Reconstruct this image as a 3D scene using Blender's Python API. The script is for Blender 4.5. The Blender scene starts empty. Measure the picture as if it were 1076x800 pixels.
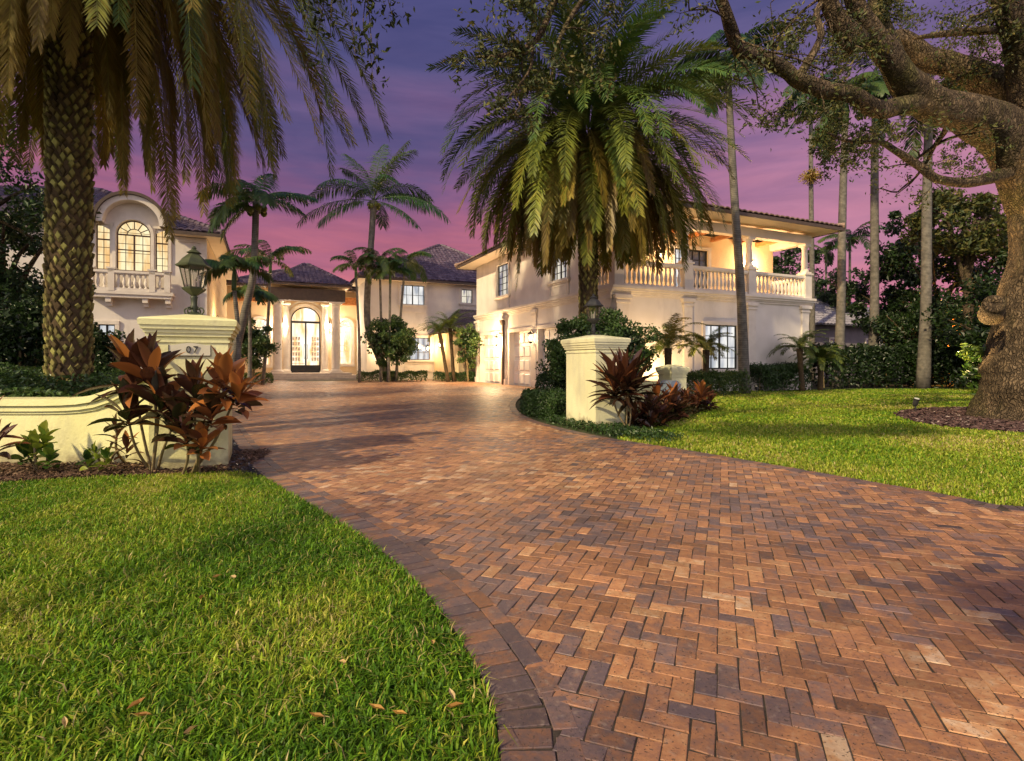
import bpy, math, random
import numpy as np
from math import radians, sin, cos, pi, sqrt, atan2

# ------------------------------------------------------------------ camera, world, sun, exposure
SC = bpy.context.scene
HC = 1.1            # eye height
F = 572.0           # focal length in photo pixels (photo 1076 wide)
CX, HY = 538.0, 381.0
cam_d = bpy.data.cameras.new('camera'); cam = bpy.data.objects.new('camera', cam_d)
SC.collection.objects.link(cam); SC.camera = cam
cam.location = (0, 0, HC); cam.rotation_euler = (pi/2, 0, 0)
cam_d.sensor_width = 36; cam_d.lens = 36*F/1076; cam_d.shift_y = -(400-HY)/1076
cam_d.clip_start = .05; cam_d.clip_end = 2000

EXPO = 0.85
SC.view_settings.view_transform = 'Standard'; SC.view_settings.look = 'None'
SC.view_settings.exposure = EXPO; SC.view_settings.gamma = 1
SC.render.engine = 'CYCLES'
SC.cycles.max_bounces = 6; SC.cycles.transparent_max_bounces = 4
SC.cycles.use_denoising = True
SC.cycles.sample_clamp_indirect = 4

def lin(c): return tuple(((v/255)/12.92 if v/255 <= .04045 else ((v/255+.055)/1.055)**2.4) for v in c)
W = bpy.data.worlds.new('World'); SC.world = W; W.use_nodes = True
nt = W.node_tree; nt.nodes.clear()
N = nt.nodes.new; L = nt.links.new
out = N('ShaderNodeOutputWorld'); bg = N('ShaderNodeBackground')
tc = N('ShaderNodeTexCoord'); sep = N('ShaderNodeSeparateXYZ'); L(tc.outputs['Generated'], sep.inputs[0])
mp = N('ShaderNodeMapping'); mp.inputs['Scale'].default_value = (1.6, 1.6, 9); mp.inputs['Rotation'].default_value = (0.12, 0.1, 0.3)
L(tc.outputs['Generated'], mp.inputs[0])
nz = N('ShaderNodeTexNoise'); nz.inputs['Scale'].default_value = 1.5; nz.inputs['Detail'].default_value = 5; nz.inputs['Roughness'].default_value = .55
L(mp.outputs[0], nz.inputs['Vector'])
m1 = N('ShaderNodeMath'); m1.operation = 'MULTIPLY_ADD'; m1.inputs[1].default_value = .36; m1.inputs[2].default_value = -.18
L(nz.outputs['Fac'], m1.inputs[0])
# to the right the pink reaches higher up
mx = N('ShaderNodeMath'); mx.operation = 'MULTIPLY_ADD'; mx.inputs[1].default_value = -.05; L(sep.outputs['X'], mx.inputs[0]); L(m1.outputs[0], mx.inputs[2])
ad = N('ShaderNodeMath'); ad.operation = 'ADD'; L(sep.outputs['Z'], ad.inputs[0]); L(mx.outputs[0], ad.inputs[1])
ramp = N('ShaderNodeValToRGB'); L(ad.outputs[0], ramp.inputs[0])
cr = ramp.color_ramp; cr.interpolation = 'B_SPLINE'
SKY = [(0.0, (218, 132, 138)), (.13, (204, 116, 130)), (.20, (174, 102, 124)), (.285, (140, 92, 128)), (.37, (104, 86, 128)), (.50, (76, 77, 122)), (.8, (50, 58, 112)), (1, (44, 54, 105))]
k = 2**(-EXPO)
while len(cr.elements) < len(SKY): cr.elements.new(.5)
for e, (p, c) in zip(cr.elements, SKY):
    e.position = p; r = lin(c); e.color = (r[0]*k, r[1]*k, r[2]*k, 1)
r2_ = N('ShaderNodeValToRGB'); L(ad.outputs[0], r2_.inputs[0]); c2_ = r2_.color_ramp; c2_.interpolation = 'B_SPLINE'
SKY2 = [(0, (200, 118, 138)), (.08, (196, 122, 144)), (.18, (188, 128, 154)), (.27, (176, 122, 152)), (.35, (146, 108, 146)), (.43, (110, 94, 138)), (.6, (84, 86, 132)), (1, (50, 60, 110))]
while len(c2_.elements) < len(SKY2): c2_.elements.new(.5)
for e, (p, c) in zip(c2_.elements, SKY2):
    e.position = p; r = lin(c); e.color = (r[0]*k, r[1]*k, r[2]*k, 1)
mr_ = N('ShaderNodeMapRange'); mr_.interpolation_type = 'SMOOTHSTEP'; mr_.inputs[1].default_value = .05; mr_.inputs[2].default_value = .5; L(sep.outputs['X'], mr_.inputs[0])
mxs = N('ShaderNodeMixRGB'); L(mr_.outputs[0], mxs.inputs[0]); L(ramp.outputs[0], mxs.inputs[1]); L(r2_.outputs[0], mxs.inputs[2])
# the unseen dusk sky behind the camera is brightened to fill the facades
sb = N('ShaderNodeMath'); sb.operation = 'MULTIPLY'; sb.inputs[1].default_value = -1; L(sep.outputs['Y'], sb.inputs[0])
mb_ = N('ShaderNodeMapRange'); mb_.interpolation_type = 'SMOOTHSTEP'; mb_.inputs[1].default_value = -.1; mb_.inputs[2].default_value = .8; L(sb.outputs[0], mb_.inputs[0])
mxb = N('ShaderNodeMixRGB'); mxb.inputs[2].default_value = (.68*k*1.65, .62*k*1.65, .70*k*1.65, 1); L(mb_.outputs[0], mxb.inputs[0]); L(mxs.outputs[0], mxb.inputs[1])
mp3 = N('ShaderNodeMapping'); mp3.inputs['Scale'].default_value = (2.2, 2.2, 16); mp3.inputs['Rotation'].default_value = (-.06, .08, 1.1); L(tc.outputs['Generated'], mp3.inputs[0])
nc = N('ShaderNodeTexNoise'); nc.inputs['Scale'].default_value = 1.6; nc.inputs['Detail'].default_value = 7; nc.inputs['Roughness'].default_value = .6; nc.inputs['Distortion'].default_value = .6; L(mp3.outputs[0], nc.inputs['Vector'])
rc = N('ShaderNodeValToRGB'); rc.color_ramp.elements[0].position = .35; rc.color_ramp.elements[0].color = (.87, .90, .93, 1); rc.color_ramp.elements[1].position = .68; rc.color_ramp.elements[1].color = (1.18, 1.15, 1.10, 1); L(nc.outputs['Fac'], rc.inputs[0])
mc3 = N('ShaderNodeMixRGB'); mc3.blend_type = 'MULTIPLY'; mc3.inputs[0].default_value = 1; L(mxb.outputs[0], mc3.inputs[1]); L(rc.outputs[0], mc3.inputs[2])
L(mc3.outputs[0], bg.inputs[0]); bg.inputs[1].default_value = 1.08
L(bg.outputs[0], out.inputs[0])

# the one distant warm lamp: from behind the camera and to its left
sun_d = bpy.data.lights.new('sun', 'SUN'); sun = bpy.data.objects.new('sun', sun_d); SC.collection.objects.link(sun)
sun_d.energy = 2.7; sun_d.angle = radians(1.4); sun_d.color = (1.0, .80, .47)
SAZ = atan2(-.74, -.67); SEL = radians(33)
import mathutils
sd = mathutils.Vector((cos(SAZ)*cos(SEL), sin(SAZ)*cos(SEL), sin(SEL)))
sun.rotation_euler = sd.to_track_quat('Z', 'Y').to_euler()

rng = np.random.default_rng(7); random.seed(7)

# ------------------------------------------------------------------ helpers
def Wp(px, py, Y): return np.array(((px-CX)/F*Y, Y, HC+(HY-py)/F*Y))
def G(px, py):
    Y = HC*F/(py-HY); return np.array(((px-CX)/F*Y, Y))

def mat(name): 
    m = bpy.data.materials.new(name); m.use_nodes = True; m.node_tree.nodes.clear(); return m
def surf(name, col, col2=None, scale=4, rough=.8, bump=0, bscale=40, spec=.3, detail=5, tintmix=False, metal=0, dist=.01, lo=.35, hi=.65, stain=None):
    m = mat(name); t = m.node_tree; n = t.nodes.new; l = t.links.new
    o = n('ShaderNodeOutputMaterial'); b = n('ShaderNodeBsdfPrincipled'); l(b.outputs[0], o.inputs[0])
    b.inputs['Roughness'].default_value = rough; b.inputs['Specular IOR Level'].default_value = spec; b.inputs['Metallic'].default_value = metal
    tc = n('ShaderNodeTexCoord')
    nz = n('ShaderNodeTexNoise'); nz.inputs['Scale'].default_value = scale; nz.inputs['Detail'].default_value = detail; l(tc.outputs['Object'], nz.inputs['Vector'])
    r = n('ShaderNodeValToRGB'); l(nz.outputs['Fac'], r.inputs[0])
    r.color_ramp.elements[0].position = lo; r.color_ramp.elements[1].position = hi
    r.color_ramp.elements[0].color = (*col, 1); r.color_ramp.elements[1].color = (*(col2 or col), 1)
    c = r.outputs[0]
    if stain:
        n2 = n('ShaderNodeTexNoise'); n2.inputs['Scale'].default_value = stain[1]; n2.inputs['Detail'].default_value = 8; n2.inputs['Roughness'].default_value = .7
        mpp = n('ShaderNodeMapping'); mpp.inputs['Scale'].default_value = (1, 1, .35); l(tc.outputs['Object'], mpp.inputs[0]); l(mpp.outputs[0], n2.inputs['Vector'])
        rr = n('ShaderNodeValToRGB'); rr.color_ramp.elements[0].position = .5; rr.color_ramp.elements[1].position = .8; l(n2.outputs['Fac'], rr.inputs[0])
        mxx = n('ShaderNodeMixRGB'); mxx.inputs[2].default_value = (*stain[0], 1); l(rr.outputs[0], mxx.inputs[0]); l(c, mxx.inputs[1]); c = mxx.outputs[0]
    l(c, b.inputs['Base Color'])
    if bump:
        n3 = n('ShaderNodeTexNoise'); n3.inputs['Scale'].default_value = bscale; n3.inputs['Detail'].default_value = 6; l(tc.outputs['Object'], n3.inputs['Vector'])
        bb = n('ShaderNodeBump'); bb.inputs['Strength'].default_value = bump; bb.inputs['Distance'].default_value = dist; l(n3.outputs['Fac'], bb.inputs['Height']); l(bb.outputs[0], b.inputs['Normal'])
    return m
def leafmat(name, stops, rough=.45, transl=.3, spec=.35, tcol=None):
    """colour from the vertex attribute 'tint' (x: ramp position, y: brightness)"""
    m = mat(name); t = m.node_tree; n = t.nodes.new; l = t.links.new
    o = n('ShaderNodeOutputMaterial'); b = n('ShaderNodeBsdfPrincipled')
    b.inputs['Roughness'].default_value = rough; b.inputs['Specular IOR Level'].default_value = spec
    a = n('ShaderNodeAttribute'); a.attribute_name = 'tint'; s = n('ShaderNodeSeparateColor'); l(a.outputs['Color'], s.inputs[0])
    r = n('ShaderNodeValToRGB'); l(s.outputs[0], r.inputs[0])
    while len(r.color_ramp.elements) < len(stops): r.color_ramp.elements.new(.5)
    for e, (p, c) in zip(r.color_ramp.elements, stops): e.position = p; e.color = (*c, 1)
    mu = n('ShaderNodeMixRGB'); mu.blend_type = 'MULTIPLY'; mu.inputs[0].default_value = 1; l(r.outputs[0], mu.inputs[1])
    cb = n('ShaderNodeCombineColor'); [l(s.outputs[1], cb.inputs[i]) for i in range(3)]; l(cb.outputs[0], mu.inputs[2])
    l(mu.outputs[0], b.inputs['Base Color'])
    if transl:
        tr = n('ShaderNodeBsdfTranslucent'); mix = n('ShaderNodeMixShader'); mix.inputs[0].default_value = transl
        l(mu.outputs[0], tr.inputs[0]); l(b.outputs[0], mix.inputs[1]); l(tr.outputs[0], mix.inputs[2]); l(mix.outputs[0], o.inputs[0])
    else: l(b.outputs[0], o.inputs[0])
    return m
def emit(name, c1, c2, strength, scale=2.0):
    m = mat(name); t = m.node_tree; n = t.nodes.new; l = t.links.new
    o = n('ShaderNodeOutputMaterial'); e = n('ShaderNodeEmission'); tc = n('ShaderNodeTexCoord')
    mp2 = n('ShaderNodeMapping'); mp2.inputs['Scale'].default_value = (2.2, 2.2, .45); l(tc.outputs['Object'], mp2.inputs[0]); nz = n('ShaderNodeTexNoise'); nz.inputs['Scale'].default_value = scale; nz.inputs['Detail'].default_value = 3; l(mp2.outputs[0], nz.inputs['Vector'])
    r = n('ShaderNodeValToRGB'); r.color_ramp.elements[0].position = .38; r.color_ramp.elements[1].position = .6
    r.color_ramp.elements[0].color = (*c1, 1); r.color_ramp.elements[1].color = (*c2, 1)
    l(nz.outputs['Fac'], r.inputs[0]); l(r.outputs[0], e.inputs[0]); e.inputs[1].default_value = strength
    g = n('ShaderNodeBsdfGlossy'); g.inputs[1].default_value = .08; g.inputs[0].default_value = (.5, .5, .5, 1)
    mix = n('ShaderNodeMixShader'); mix.inputs[0].default_value = .1; l(e.outputs[0], mix.inputs[1]); l(g.outputs[0], mix.inputs[2]); l(mix.outputs[0], o.inputs[0])
    return m

def prop(o, label=None, cat=None, group=None, kind=None):
    if label: o['label'] = label
    if cat: o['category'] = cat
    if group: o['group'] = group
    if kind: o['kind'] = kind
    return o
def thing(name, label, cat, loc=(0, 0, 0), rz=0, group=None):
    o = bpy.data.objects.new(name, None); SC.collection.objects.link(o); o.location = loc; o.rotation_euler = (0, 0, rz); o.empty_display_size = .2
    return prop(o, label, cat, group)
def offs(p):
    v = np.zeros(3)
    while p is not None: v += np.array(p.location); p = p.parent
    return v

class MB:
    """collects faces and builds ONE mesh object"""
    def __init__(s): s.v = []; s.q = []; s.t = []; s.tint = []; s.n = 0
    def add(s, v, q=None, t=None, tint=None):
        v = np.asarray(v, float).reshape(-1, 3)
        s.v.append(v)
        if q is not None and len(q): s.q.append(np.asarray(q, np.int64).reshape(-1, 4)+s.n)
        if t is not None and len(t): s.t.append(np.asarray(t, np.int64).reshape(-1, 3)+s.n)
        if tint is None: tint = np.tile((.5, 1, 0), (len(v), 1))
        tint = np.asarray(tint, float)
        if tint.ndim == 1: tint = np.tile(tint, (len(v), 1))
        s.tint.append(tint); s.n += len(v)
        return s
    def box(s, x0, x1, y0, y1, z0, z1, f=None, tint=None):
        v = np.array([(x, y, z) for x in (x0, x1) for y in (y0, y1) for z in (z0, z1)], float)
        if f: v = np.array([f(*p) for p in v])
        return s.add(v, [(0, 1, 3, 2), (4, 6, 7, 5), (0, 4, 5, 1), (2, 3, 7, 6), (0, 2, 6, 4), (1, 5, 7, 3)], tint=tint)
    def frustum(s, x0, x1, y0, y1, z0, z1, g0, g1, f=None):
        """box whose bottom is grown by g0 and top by g1"""
        v = []
        for z, g in ((z0, g0), (z1, g1)):
            v += [(x0-g, y0-g, z), (x1+g, y0-g, z), (x1+g, y1+g, z), (x0-g, y1+g, z)]
        if f: v = [f(*p) for p in v]
        return s.add(v, [(0, 3, 2, 1), (4, 5, 6, 7), (0, 1, 5, 4), (1, 2, 6, 5), (2, 3, 7, 6), (3, 0, 4, 7)])
    def quad(s, *p, tint=None): return s.add(p, [(0, 1, 2, 3)], tint=tint)
    def lathe(s, c, prof, n=16, f=None, caps=True, tint=None, a0=0):
        """prof: list of (r, z)"""
        a = a0+np.arange(n)/n*2*pi; P = []
        for r, z in prof: P.append(np.stack([c[0]+r*np.cos(a), c[1]+r*np.sin(a), np.full(n, c[2]+z)], 1))
        v = np.concatenate(P); m = len(prof); i = np.arange(n); j = (i+1) % n
        q = np.concatenate([np.stack([k*n+i, k*n+j, (k+1)*n+j, (k+1)*n+i], 1) for k in range(m-1)])
        if f: v = np.array([f(*p) for p in v])
        b0 = len(v)
        cc = [(c[0], c[1], c[2]+prof[0][1]), (c[0], c[1], c[2]+prof[-1][1])]
        if f: cc = [f(*p) for p in cc]
        v = np.concatenate([v, cc])
        t = np.concatenate([np.stack([j, i, np.full(n, b0)], 1), np.stack([(m-1)*n+i, (m-1)*n+j, np.full(n, b0+1)], 1)])
        return s.add(v, q, t, tint=tint)
    def tube(s, P, R, n=8, smooth=1, tint=None, wob=0, sub=4):
        P = np.asarray(P, float); R = np.asarray(R, float)
        if smooth and len(P) > 2:
            Q = []; RR = []
            Pe = np.vstack([2*P[0]-P[1], P, 2*P[-1]-P[-2]])
            for i in range(len(P)-1):
                for k in range(sub):
                    t = k/sub; a, b, c, d = Pe[i:i+4]
                    Q.append(.5*((2*b)+(-a+c)*t+(2*a-5*b+4*c-d)*t*t+(-a+3*b-3*c+d)*t**3)); RR.append(R[i]*(1-t)+R[i+1]*t)
            Q.append(P[-1]); RR.append(R[-1]); P = np.array(Q); R = np.array(RR)
        T = np.gradient(P, axis=0); T /= np.linalg.norm(T, axis=1, keepdims=True)+1e-9
        u = np.cross(T[0], (0, 0, 1.)); 
        if np.linalg.norm(u) < .1: u = np.cross(T[0], (1., 0, 0))
        u /= np.linalg.norm(u); a = np.arange(n)/n*2*pi; V = []
        ph = rng.uniform(0, 6, 3)
        for k in range(len(P)):
            u = u-T[k]*np.dot(u, T[k]); u /= np.linalg.norm(u); w = np.cross(T[k], u)
            r = R[k]*(1+wob*(np.sin(a*2+ph[0]+k*.5)+.7*np.sin(a*3+ph[1]-k*.8)+.5*np.sin(a*5+k*.3+ph[2])))
            V.append(P[k]+np.outer(np.cos(a)*r, u)+np.outer(np.sin(a)*r, w))
        m = len(P); v = np.concatenate(V+[P[:1], P[-1:]]); i = np.arange(n); j = (i+1) % n
        q = np.concatenate([np.stack([k*n+i, k*n+j, (k+1)*n+j, (k+1)*n+i], 1) for k in range(m-1)])
        t = np.concatenate([np.stack([j, i, np.full(n, m*n)], 1), np.stack([(m-1)*n+i, (m-1)*n+j, np.full(n, m*n+1)], 1)])
        s.add(v, q, t, tint=tint); return P, R
    def build(s, name, m, parent=None, world=True, shade=False):
        v = np.concatenate(s.v)
        if world and parent is not None: v = v-offs(parent)
        q = np.concatenate(s.q) if s.q else np.zeros((0, 4), np.int64); t = np.concatenate(s.t) if s.t else np.zeros((0, 3), np.int64)
        me = bpy.data.meshes.new(name); me.vertices.add(len(v)); me.vertices.foreach_set('co', v.astype(np.float32).ravel())
        loops = np.concatenate([q.ravel(), t.ravel()]); me.loops.add(len(loops)); me.loops.foreach_set('vertex_index', loops.astype(np.int32))
        st = np.concatenate([np.arange(len(q))*4, len(q)*4+np.arange(len(t))*3]); me.polygons.add(len(st)); me.polygons.foreach_set('loop_start', st.astype(np.int32))
        me.polygons.foreach_set('use_smooth', np.full(len(st), bool(shade)))
        ti = np.concatenate(s.tint); at = me.attributes.new('tint', 'FLOAT_COLOR', 'POINT')
        at.data.foreach_set('color', np.concatenate([ti, np.ones((len(ti), 1))], 1).astype(np.float32).ravel())
        me.update(calc_edges=True); me.validate()
        me.materials.append(m)
        o = bpy.data.objects.new(name, me); SC.collection.objects.link(o); o.parent = parent
        return o

def unit(v): return v/(np.linalg.norm(v, axis=-1, keepdims=True)+1e-9)
def leaves(mb, C, size, width=.5, tint=(.5, 1), tv=(.25, .25), updir=None, flat=0):
    """one small folded leaf at each centre"""
    n = len(C); d = rng.normal(size=(n, 3)); d[:, 2] *= (1-flat); 
    if updir is not None: d = d+np.asarray(updir)
    d = unit(d); r = rng.normal(size=(n, 3)); s = unit(np.cross(d, r)); nn = np.cross(d, s)
    L_ = size*rng.uniform(.6, 1.25, (n, 1)); w = L_*width*.5
    v = np.stack([C-d*L_*.5, C+s*w+nn*w*.25, C+d*L_*.5-nn*L_*.06, C-s*w+nn*w*.25], 1).reshape(-1, 3)
    q = np.arange(n*4).reshape(-1, 4)
    tx = np.clip(tint[0]+rng.uniform(-tv[0], tv[0], n), 0, 1); ty = np.clip(tint[1]+rng.uniform(-tv[1], tv[1], n), .1, 2)
    T = np.repeat(np.stack([tx, ty, np.zeros(n)], 1), 4, 0)
    mb.add(v, q, tint=T)
def inball(n, c, rad, shell=.0):
    d = unit(rng.normal(size=(n, 3))); r = (shell+(1-shell)*rng.random((n, 1))**(1/2.2)); return np.asarray(c)+d*r*np.asarray(rad)
def crown_pts(n, c, rad, nclump=30, clump=.3, hollow=.55, squash=.75):
    """points gathered into clumps spread through an ellipsoid, denser at its skin"""
    cc = inball(nclump, c, rad, hollow); k = rng.integers(0, nclump, n)
    cr = np.mean(rad)*clump*rng.uniform(.6, 1.3, nclump)
    d = unit(rng.normal(size=(n, 3)))*rng.random((n, 1))**.45; d[:, 2] *= squash
    return cc[k]+d*cr[k][:, None], k

def frond(mb, base, az, el, length, droop, ll=.45, n=60, w=.03, tint=(.4, 1), vee=.35, fwd=.55, sag=.35, start=.12, segs=14, rr=.02, power=1.3, tw=0, curl=0, prof=.55, lateral=0, minel=-1.5):
    s = np.linspace(0, 1, segs+1); e = np.maximum(el-droop*s**power, minel); a = az+curl*s
    D = np.stack([np.cos(a)*np.cos(e), np.sin(a)*np.cos(e), np.sin(e)], 1)
    P = np.asarray(base, float)+np.concatenate([[np.zeros(3)], np.cumsum((D[1:]+D[:-1])/2*length/segs, 0)])
    S = np.stack([-np.sin(a), np.cos(a), np.zeros_like(a)], 1)
    if tw:
        U0 = np.cross(S, D)*-1; S = S*np.cos(tw)+U0*np.sin(tw)
    U = unit(np.cross(D, S))
    # rachis
    tq = (tint[0]*.6+.2, tint[1]*1.1, 0)
    R = rr*(1-.85*s)
    ring = []
    for sx, sz in ((-1, -.3), (1, -.3), (0, .6)): ring.append(P+S*(R*sx)[:, None]+U*(R*sz)[:, None])
    v = np.stack(ring, 1).reshape(-1, 3); q = []
    for k in range(segs):
        for j in range(3): q.append((k*3+j, k*3+(j+1) % 3, (k+1)*3+(j+1) % 3, (k+1)*3+j))
    mb.add(v, q, tint=tq)
    # leaflets
    t = start+(1-start)*(np.arange(n)+.5)/n; t = np.repeat(t, 2); side = np.tile((1., -1.), n)
    t = np.clip(t+rng.uniform(-.4, .4, 2*n)*(1-start)/n, 0, 1)
    x = t*segs; i = np.minimum(x.astype(int), segs-1); fr = (x-i)[:, None]
    p = P[i]*(1-fr)+P[i+1]*fr; d = unit(D[i]*(1-fr)+D[i+1]*fr); u = U[i]; sd_ = S[i]*side[:, None]
    f_ = fwd+.6*t[:, None]**2
    dirn = unit(sd_*1.0+d*f_+u*(vee*rng.uniform(.3, 1.5, (2*n, 1)))+rng.normal(size=(2*n, 3))*.10)
    tt = (t-start)/(1-start)
    ln = ll*(np.sin(pi*np.clip(.12+.83*tt, 0, 1))**prof)*rng.uniform(.8, 1.1, 2*n); ln = ln[:, None]
    g = np.array((0, 0, -1.))
    p1 = p+dirn*ln*.5+g*ln*.5*sag*.4; p2 = p+unit(dirn+g*sag*1.3)*ln
    p2 = p1+unit(dirn+g*sag*rng.uniform(.7, 1.8, (2*n, 1)))*ln*.5
    wd = unit(np.cross(dirn, u))*w*.5
    v = np.stack([p-wd*.5, p+wd*.5, p1-wd, p1+wd, p2], 1).reshape(-1, 3)
    b = np.arange(2*n)[:, None]*5
    q = b+np.array((0, 1, 3, 2)); tr = b+np.array((2, 3, 4))
    tx = np.clip(tint[0]+rng.uniform(-.08, .08, 2*n), 0, 1); ty = tint[1]*rng.uniform(.75, 1.2, 2*n)
    mb.add(v, q, tr, tint=np.repeat(np.stack([tx, ty, 0*tx], 1), 5, 0))
# ------------------------------------------------------------------ materials
M = {}
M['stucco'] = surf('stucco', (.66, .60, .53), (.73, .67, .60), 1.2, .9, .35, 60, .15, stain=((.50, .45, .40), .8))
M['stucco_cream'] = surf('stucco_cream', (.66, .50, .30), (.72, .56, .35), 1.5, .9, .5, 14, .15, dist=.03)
M['trim'] = surf('trim', (.64, .57, .49), (.73, .66, .57), 3, .8, .2, 50, .2)
M['pillar'] = surf('pillar_lit_stucco', (.70, .68, .33), (.78, .76, .42), 2.2, .85, .5, 35, .2, stain=((.46, .44, .28), 1.6))  # yellow light falling on the pillars is mixed into this stucco colour
M['tile'] = surf('roof_tile', (.045, .03, .045), (.13, .09, .12), 3.5, .45, .3, 30, .5, stain=((.30, .26, .32), 5))
M['tile_warm'] = surf('roof_tile_warm', (.22, .13, .09), (.36, .25, .19), 3.5, .7, .3, 30, .3, stain=((.12, .10, .09), 3))
M['wood'] = surf('wood', (.34, .12, .035), (.50, .20, .06), 8, .6, .2, 40, .3)
M['bronze'] = surf('bronze_beam', (.075, .052, .04), (.10, .07, .05), 5, .55, .1)
M['darkframe'] = surf('dark_frame', (.02, .02, .02), (.03, .028, .025), 5, .4)
M['brownframe'] = surf('brown_frame', (.10, .05, .03), (.14, .07, .045), 5, .5)
M['door'] = surf('door_paint', (.72, .68, .62), (.78, .74, .68), 2, .55, .1, 30)
M['soffit'] = surf('soffit', (.66, .55, .42), (.72, .60, .46), 2, .85)
M['stone'] = surf('step_stone', (.42, .36, .31), (.52, .45, .38), 4, .8, .3, 40)
k = 2**(-EXPO)
def kk(c): return tuple(x*k for x in lin(c))
M['pane_warm'] = emit('pane_warm', kk((238, 190, 120)), kk((255, 240, 190)), 1.2, 1.8)
M['pane_white'] = emit('pane_white', kk((170, 176, 186)), kk((252, 250, 244)), 1.1, 1.5)
M['pane_cool'] = emit('pane_cool', kk((140, 136, 150)), kk((246, 236, 214)), 1.0, 2.2)
M['pane_bright'] = emit('pane_bright', kk((240, 186, 120)), kk((255, 248, 230)), 1.7, 1.3)
M['pane_dark'] = surf('pane_dark', (.06, .08, .12), (.10, .12, .16), 3, .12, spec=.6)
M['bulb'] = emit('bulb', (1, .85, .6), (1, .9, .7), 14)
M['lampmetal'] = surf('lamp_metal', (.028, .036, .018), (.065, .075, .035), 8, .5, .2, 60, .4)
M['lampdark'] = surf('lamp_dark', (.03, .03, .03), (.05, .05, .05), 8, .5)

# ------------------------------------------------------------------ the house, in its own frame (u, v, z) from the near corner
AU = (3.42, 18.10); TH = atan2(.413, .911)
U3 = np.array((cos(TH), sin(TH))); V3 = np.array((-sin(TH), cos(TH)))
def pu(px, v):       # u where the column px meets the plane v
    k = (px-CX)/F; bx, by = AU[0]+V3[0]*v, AU[1]+V3[1]*v
    return (k*by-bx)/(U3[0]-k*U3[1])
def pv(px, u):
    k = (px-CX)/F; bx, by = AU[0]+U3[0]*u, AU[1]+U3[1]*u
    return (k*by-bx)/(V3[0]-k*V3[1])
def zz(py, u, v): return HC+(HY-py)/F*(AU[1]+U3[1]*u+V3[1]*v)
house = thing('mansion', 'two storey cream stucco mansion with dark tile hip roofs and lit windows', 'house', (AU[0], AU[1], 0), TH)
def part(mb, name, m, parent=house, label=None, shade=False):
    o = mb.build(name, M[m], parent, world=False, shade=shade)
    if label: o['label'] = label
    return o
class PV:   # wall plane at constant v, facing -v ; map(a, out, z)
    def __init__(s, v): s.c = v
    def __call__(s, a, o, z): return (a, s.c-o, z)
class PU:   # wall plane at constant u, facing sg*u
    def __init__(s, u, sg=-1): s.c = u; s.sg = sg
    def __call__(s, a, o, z): return (s.c+s.sg*o, a, z)
def wall_open(mb, P, a0, a1, z0, z1, ops, depth=.12):
    """front skin with rectangular openings (b0,b1,y0,y1) and their reveals"""
    A = sorted({a0, a1, *[x for o in ops for x in o[:2] if a0 < x < a1]}); Z = sorted({z0, z1, *[x for o in ops for x in o[2:4] if z0 < x < z1]})
    for i in range(len(A)-1):
        for j in range(len(Z)-1):
            ca, cz = (A[i]+A[i+1])/2, (Z[j]+Z[j+1])/2
            if any(o[0] < ca < o[1] and o[2] < cz < o[3] for o in ops): continue
            mb.quad(P(A[i], 0, Z[j]), P(A[i+1], 0, Z[j]), P(A[i+1], 0, Z[j+1]), P(A[i], 0, Z[j+1]))
    for b0, b1, y0, y1 in ops:
        c = [(b0, y0), (b1, y0), (b1, y1), (b0, y1)]
        for k_ in range(4):
            p, q = c[k_], c[(k_+1) % 4]; mb.quad(P(p[0], 0, p[1]), P(q[0], 0, q[1]), P(q[0], -depth, q[1]), P(p[0], -depth, p[1]))
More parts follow.
